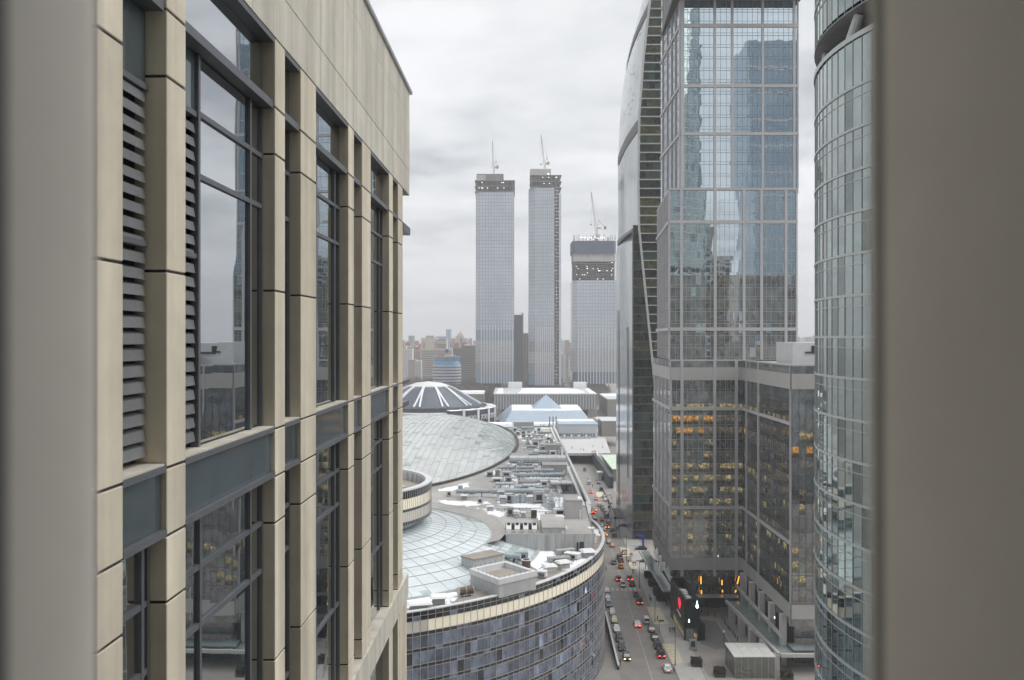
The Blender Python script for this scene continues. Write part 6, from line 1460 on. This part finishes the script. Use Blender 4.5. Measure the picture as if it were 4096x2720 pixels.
def person(u, v, label, coat='coat_black', pose='walk', rot=None, group='people on foot', z=.12, xy=None):
    x, y = xy or G(u, v, z); o = bpy.data.objects.new('person', PM[pose]); col.objects.link(o); o.location = (x, y, z); o.rotation_euler = (0, 0, random.uniform(0, 6.28) if rot is None else rot)
    o.material_slots[0].link = 'OBJECT'; o.material_slots[0].material = MATS[coat]; tag(o, label, 'person', group)
for (x, y), lab, ct in (((797,1515), 'person in dark coat at the pavement edge beside the white sedan nearest the bottom', 'coat_black'), ((650,1045), 'person in dark coat standing on the upper cream crossing', 'coat_black'), ((762,1142), 'dark coated person on the left of the three near the black kiosk', 'coat_black'),
    ((782,1145), 'middle one of the three people near the black kiosk', 'coat_grey'), ((803,1143), 'person on the kiosk side of the three walking together', 'coat_black'), ((578,828), 'person in white jacket on the pavement by the hedge boxes', 'coat_white'), ((587,875), 'person in black walking just below the white jacketed one', 'coat_black'),
    ((318,1435), 'person in dark red coat at the end of the ramp wall', 'coat_red'), ((432,545), 'dark figure on the cream paving, kerb side of a pair', 'coat_black'), ((450,545), 'dark figure on the cream paving, building side of a pair', 'coat_grey'), ((388,530), 'dark figure at the kerb above the zebra crossing', 'coat_black'),
    ((405,468), 'dark figure on the cream paving farther up, kerb side', 'coat_black'), ((420,468), 'dark figure on the cream paving farther up, building side', 'coat_grey'), ((430,620), 'person in bright green jacket at the zebra crossing', 'coat_green'), ((285,230), 'dark figure near the kerb by the street lamps', 'coat_black'),
    ((308,225), 'dark figure walking towards the sail tower', 'coat_black'), ((295,228), 'grey coated figure between two dark ones near the kerb', 'coat_grey'), ((738,830), 'dark figure under the end of the glass canopy', 'coat_black'), ((1243,915), 'dark figure at the entrance doors of the grid tower', 'coat_black'), ((1305,905), 'grey figure beside the entrance doors of the grid tower', 'coat_grey'),
    ((1565,1088), 'dark figure beside the walkway piers', 'coat_black'), ((190,590), 'dark figure crossing beside the curved glass front', 'coat_black'), ((1680,1245), 'dark figure between the pavilion and the walkway piers', 'coat_black')): person(*c4(x, y), lab, ct)
for (x, y), lab, ct in (((790,105), 'dark figure in the road far up the street', 'coat_black'), ((886,262), 'dark figure at the far kerb below the first', 'coat_black'), ((1225,590), 'dark figure in front of the sail tower, uppermost', 'coat_black'), ((1258,640), 'dark figure in front of the sail tower, middle', 'coat_black'), ((1292,645), 'grey figure in front of the sail tower, building side', 'coat_grey'),
    ((1262,780), 'dark figure beside the square sign post', 'coat_black'), ((1280,955), 'dark figure by the kerb lamp', 'coat_black'), ((1290,520), 'dark figure next to the crossing taxi', 'coat_grey')): person(*c5(x, y), lab, ct)
for (x, y), lab in (((1757,705), 'tiny figure walking alone across the pale deck'), ((1358,735), 'tiny figure on the deck near the mall edge'), ((1530,750), 'tiny figure at the deck middle, mall side of two'), ((1578,770), 'tiny figure at the deck middle, stair side of two'), ((1938,715), 'tiny figure on the deck near the far right rail'), ((1740,820), 'first of the row of figures at the head of the stair'), ((1776,812), 'second of the row of figures at the head of the stair'), ((1803,812), 'third of the row of figures at the head of the stair')): person(*c2k(x, y), lab, 'coat_black', z=DZ)

# ---- street furniture
for i, (x, y, h) in enumerate([(372,505,9), (487,752,9), (627,1050,9), (808,1442,9), (270,232,9), (311,300,9), (215,115,8)]):
    X_, Y_ = G(*c4(x, y)); t = thing('street_lamp', '%s slim dark street lamp along the pavement, counted from nearest' % ORD[[4,5,6,7,2,3,1].index({808:4,627:5,487:6,372:7,311:2,270:3,215:1}[x]) if False else {808:0,627:1,487:2,372:3,311:4,270:5,215:6}[x]], 'street lamp', (X_, Y_, .12), 'street lamps along the pavement')
    m = MB(); m.tube((X_, Y_, .12), (X_, Y_, h), .10, .06, 8); m.build('pole', 'pole_dark', t)
    m = MB(); m.tube((X_, Y_, .12), (X_, Y_, .9), .16, .13, 8); m.build('base', 'pole_dark', t)
    m = MB(); m.cbox(X_-.5, Y_, h-.06, 1.2, .22, .12); m.build('lamp_head', 'pole_dark', t)
for (x, y), h, lab in (((665,1155), 3.6, 'short pole with a square sign beside the near crossing'),):
    X_, Y_ = G(*c4(x, y)); t = thing('sign_post', lab, 'sign', (X_, Y_, .12)); m = MB(); m.tube((X_, Y_, .12), (X_, Y_, h), .07, n=6); m.build('post', 'pole_dark', t); m = MB(); m.box(X_-.1, X_+1.2, Y_-.06, Y_+.06, h-.25, h+.2); m.build('board', 'pole_dark', t)
for (x, y), lab in (((1235,840), 'square dark board on a post on the far pavement'), ((1362,1075), 'square dark board on a post below the first')):
    X_, Y_ = G(*c5(x, y)); t = thing('sign_post', lab, 'sign', (X_, Y_, .12)); m = MB(); m.tube((X_, Y_, .12), (X_, Y_, 4.2), .09, n=6); m.build('post', 'pole_dark', t); m = MB(); m.cbox(X_, Y_, 3.0, 1.1, .2, 1.1); m.build('board', 'pole_dark', t)
X_, Y_ = G(*c4(1245, 1290)); t = thing('globe_lamp', 'short lamp post with a pale globe beside the glass pavilion', 'street lamp', (X_, Y_, 0)); m = MB(); m.tube((X_, Y_, 0), (X_, Y_, 4.2), .08, n=6); m.build('post', 'pole_dark', t); m = MB(); m.sphere((X_, Y_, 4.5), .35); m.build('globe', 'unit_white', t)
bl = [(1043,970), (1105,990), (1165,1008), (1230,1028), (1248,1050), (1256,1078), (1272,1105), (1288,1120), (1307,1135), (1328,1162), (1346,1190), (1366,1220)]
for i, (x, y) in enumerate(bl):
    X_, Y_ = G(*c4(x, y)); t = thing('bollard', '%s black bollard of the curved line on the plaza, from the black kiosk' % ORD[i], 'bollard', (X_, Y_, .02), 'line of bollards on the plaza')
    m = MB(); m.tube((X_, Y_, .02), (X_, Y_, 1.0), .14, .12, 8); m.build('shaft', 'pole_dark', t); m = MB(); m.sphere((X_, Y_, 1.02), .17, 8, 5); m.build('cap', 'pole_dark', t)
def hedge(x, y, wx, wy, h, label):
    t = thing('hedge_planter', label, 'planter', (x, y, .02), 'clipped hedges in planters'); m = MB(); m.cbox(x, y, .02, wx, wy, .7); m.build('planter', 'planter_dark', t)
    m = MB()
    for k in range(900):
        f = random.random(); px, py, pz = random.uniform(-.5, .5)*wx, random.uniform(-.5, .5)*wy, .7+h*random.random()
        if random.random() < .6: pz = .7+h*random.uniform(.85, 1.04)
        elif random.random() < .5: py = -.5*wy*random.uniform(.93, 1.03)
        else: px = .5*wx*random.choice((-1, 1))*random.uniform(.93, 1.03)
        a = Vector((x+px, y+py, .02+pz)); s = [Vector((random.uniform(-.22, .22), random.uniform(-.22, .22), random.uniform(-.22, .22))) for _ in range(2)]
        m.add([tuple(a), tuple(a+s[0]), tuple(a+s[1])], [(0,1,2)])
    m.cbox(x, y, .71, wx*.9, wy*.9, h*.9); m.build('foliage', 'hedge_leaf', t)
for (x, y), lab in (((997,1440), 'brown clipped hedge box on the plaza in front of the kiosk'), ((1205,1530), 'brown clipped hedge box left of the glass pavilion'), ((1808,1560), 'brown clipped hedge box right of the glass pavilion')):
    X_, Y_ = G(*c4(x, y)); hedge(X_, Y_, 2.4, 2.6, 1.1, lab)
for i, ((x, y), lab) in enumerate([((568,650), 'dark hedge box by the canopy, farthest of four'), ((607,725), 'dark hedge box by the canopy, third of four'), ((650,805), 'dark hedge box by the canopy, second of four'), ((678,855), 'dark hedge box by the canopy, nearest of four')]):
    X_, Y_ = G(*c4(x, y)); hedge(X_, Y_, 2.6, 3.0, 1.2, lab)
# black kiosk with red and white lit signs
kb = thing('black_kiosk', 'narrow black kiosk with glowing red drop sign and white flame signs', 'kiosk', (47.5, 247, 0))
kx0, kx1, ky0, ky1, kz = 45.4, 49.3, 236.8, 258, 11.0
m = MB(); m.box(kx0, kx1, ky0, ky1, 0, 8.6); m.build('wall', 'kiosk_black', kb)
for a in ((kx0, kx1, ky0, ky0+.3), (kx0, kx1, ky1-.3, ky1), (kx0, kx0+.3, ky0+.31, ky1-.31), (kx1-.3, kx1, ky0+.31, ky1-.31)): m = MB(); m.box(*a, 8.61, kz); m.build('parapet', 'kiosk_black', kb)
random.seed(6)
for i in range(10): m = MB(); m.cbox(kx0+1+random.random()*2, ky0+2.5+1.5*i*.9, 8.62, random.uniform(.9, 1.6), random.uniform(.9, 1.5), random.uniform(.5, 1.2), random.uniform(0, 1)); m.build('roof_unit', 'unit_white', kb)
def drop(cx_, n=22, w2=1.0, h2=2.0):                   # rounded drop, wide at the top and narrowing to the foot
    out = []
    for i in range(n):
        a = 2*math.pi*i/n; r = w2*(1 if math.sin(a) > 0 else (1-.55*abs(math.sin(a))**1.2)); out.append((r*math.cos(a), (h2*.55 if math.sin(a) > 0 else h2*1.15)*math.sin(a)))
    return out
m = MB(); d = drop(0, w2=2.1, h2=1.7); vs = [(kx0-.12, 243.6+p[0], 8.4+p[1]) for p in d]; m.add(vs + [(kx0-.01, v[1], v[2]) for v in vs], [tuple(reversed(range(len(vs))))] + [(i, (i+1) % len(vs), len(vs)+(i+1) % len(vs), len(vs)+i) for i in range(len(vs))]); m.build('red_drop_sign', 'sign_red', kb)
def flame(cx_, cz_, w2, h2):
    m = MB(); pts = [(0, h2), (w2*.28, h2*.45), (w2*.5, 0), (w2, -h2*.45), (w2*.7, -h2*.9), (0, -h2), (-w2*.7, -h2*.9), (-w2, -h2*.45), (-w2*.5, 0), (-w2*.28, h2*.45)]
    f = [(cx_+a, ky0-.12, cz_+b) for a, b in pts]; m.add(f + [(p[0], ky0-.01, p[2]) for p in f], [tuple(range(10))] + [(i, 10+i, 10+(i+1) % 10, (i+1) % 10) for i in range(10)]); return m
flame(48.7, 9.7, .36, 1.05).build('white_flame_sign', 'sign_white', kb); flame(46.6, 5.4, .2, .5).build('small_flame_sign', 'sign_white', kb)
for i in range(3): m = MB(); m.box(45.75+1.05*i, 46.7+1.05*i, ky0-.06, ky0-.01, .15, 3.3); m.build('window', 'tower_glass_lit' if i == 2 else 'tower_glass_green', kb)
for i in range(7): m = MB(); m.box(kx0-.06, kx0-.01, ky0+1.2+2.2*i, ky0+2.6+2.2*i, .3, 3.4); m.build('side_window', 'tower_glass_lit', kb)
m = MB(); m.bar((kx0-.15, 246.5, 5.4), (kx0-.15, 241.5, 5.0), .14); m.build('white_strip', 'unit_white', kb)
m = MB(); m.prism([(kx1+.02, 236.9), (kx1+1.6, 237.2), (kx1+1.4, 243), (kx1+.02, 246)], 0, 4.2); m.build('lean_to', 'kiosk_black', kb)
X_, Y_ = G(*c4(967, 1305)); t = thing('notice_board', 'grey upright notice board in front of the black kiosk', 'notice board', (X_, Y_, 0)); m = MB(); m.box(X_-.95, X_+.95, Y_-.15, Y_+.15, .1, 2.9); m.build('panel', 'unit_grey', t); m = MB(); m.box(X_-.5, X_+.5, Y_-.18, Y_-.155, 1.0, 2.4); m.build('poster', 'pole_dark', t); m = MB(); m.box(X_-1.05, X_+1.05, Y_-.3, Y_+.3, 0, .1); m.build('foot', 'pole_dark', t)
# glass pavilion
gp = thing('glass_pavilion', 'square pale glass pavilion with panelled roof in the lower right of the plaza', 'pavilion', (56.8, 215.5, 0))
px0, px1, py0, py1, pz = 52.2, 61.6, 210.8, 220.2, 5.0
random.seed(9)
for i in range(6):
    for wl in range(2):
        m = MB(); a = px0+(px1-px0)*i/6; b = px0+(px1-px0)*(i+1)/6
        if wl == 0: m.box(a+.04, b-.04, py0, py0+.06, .05, pz-.2)
        else: a = py0+(py1-py0)*i/6; b = py0+(py1-py0)*(i+1)/6; m.box(px0, px0+.06, a+.1, b-.04, .05, pz-.2)
        m.build('glass_panel', 'pane_clear', gp)
for i in range(4):
    for j in range(3):
        m = MB(); m.box(px0-.2+2.45*i, px0-.2+2.45*i+2.4, py0-.2+3.25*j, py0-.2+3.25*j+3.2, pz, pz+.15); m.build('roof_panel', 'pavilion_roof', gp)
m = MB(); m.box(px0+.1, px1, py1-.1, py1, 0, pz-.2); m.box(px1-.1, px1, py0+.1, py1-.11, 0, pz-.2); m.build('rear_wall', 'pavilion_glass', gp)
m = MB()
for i in range(7): x = px0+(px1-px0)*i/6; m.box(x-.035, x+.035, py0-.03, py0+.09, 0, pz)
for i in range(7): y = py0+(py1-py0)*i/6; m.box(px0-.03, px0+.09, y-.035+.1*(i == 0), y+.035, 0, pz)
m.build('frame', 'mullion_pale', gp)
# blue gate and ramp wall
X_, Y_ = G(2560, 2185); t = thing('blue_arch', 'small bright blue arch at the foot of the sail tower', 'arch', (X_, Y_, 0))
m = MB(); m.cbox(X_+1.2, Y_, 0, .7, .8, 3.8); m.build('post', 'gate_blue', t); m = MB(); m.bar((X_-1.2, Y_, 4.4), (X_+1.5, Y_, 3.6), .38); m.build('lintel', 'gate_blue', t)
rw = thing('ramp_wall', 'dark retaining wall of the ramp between the parked cars and the mall', 'wall', (26, 235, 0))
a, b = G(2422, 2495), G(2474, 2680)
m = MB(); d = Vector((b[0]-a[0], b[1]-a[1])).normalized(); n = Vector((-d.y, d.x))*.2; m.add([(a[0]+n.x, a[1]+n.y, 0), (a[0]-n.x, a[1]-n.y, 0), (b[0]-n.x, b[1]-n.y, 0), (b[0]+n.x, b[1]+n.y, 0), (a[0]+n.x, a[1]+n.y, 3.2), (a[0]-n.x, a[1]-n.y, 3.2), (b[0]-n.x, b[1]-n.y, .9), (b[0]+n.x, b[1]+n.y, .9)], [(3,2,1,0), (4,5,6,7), (0,1,5,4), (1,2,6,5), (2,3,7,6), (3,0,4,7)]); m.build('wall', 'dark_grille', rw)
m = MB(); m.bar((a[0], a[1], 3.3), (b[0], b[1], 1.0), .22); m.build('coping', 'parapet_pale', rw)
# ================================================================== winter haze over the city
hv = bpy.data.materials.new('haze'); hv.use_nodes = True; ht = hv.node_tree; ht.nodes.clear()
pvn = ht.nodes.new('ShaderNodeVolumePrincipled'); pvn.inputs['Color'].default_value = (.93, .95, 1.0, 1); pvn.inputs['Density'].default_value = 0.00027; pvn.inputs['Anisotropy'].default_value = 0.0
ho = ht.nodes.new('ShaderNodeOutputMaterial'); ht.links.new(pvn.outputs[0], ho.inputs['Volume']); MATS['haze'] = hv
m = MB(); m.box(-4400, 4400, -300, 7000, -1.2, 300); hz_o = m.build('haze', 'haze'); tag(hz_o, 'thin winter haze over the whole city', 'haze', kind='stuff')
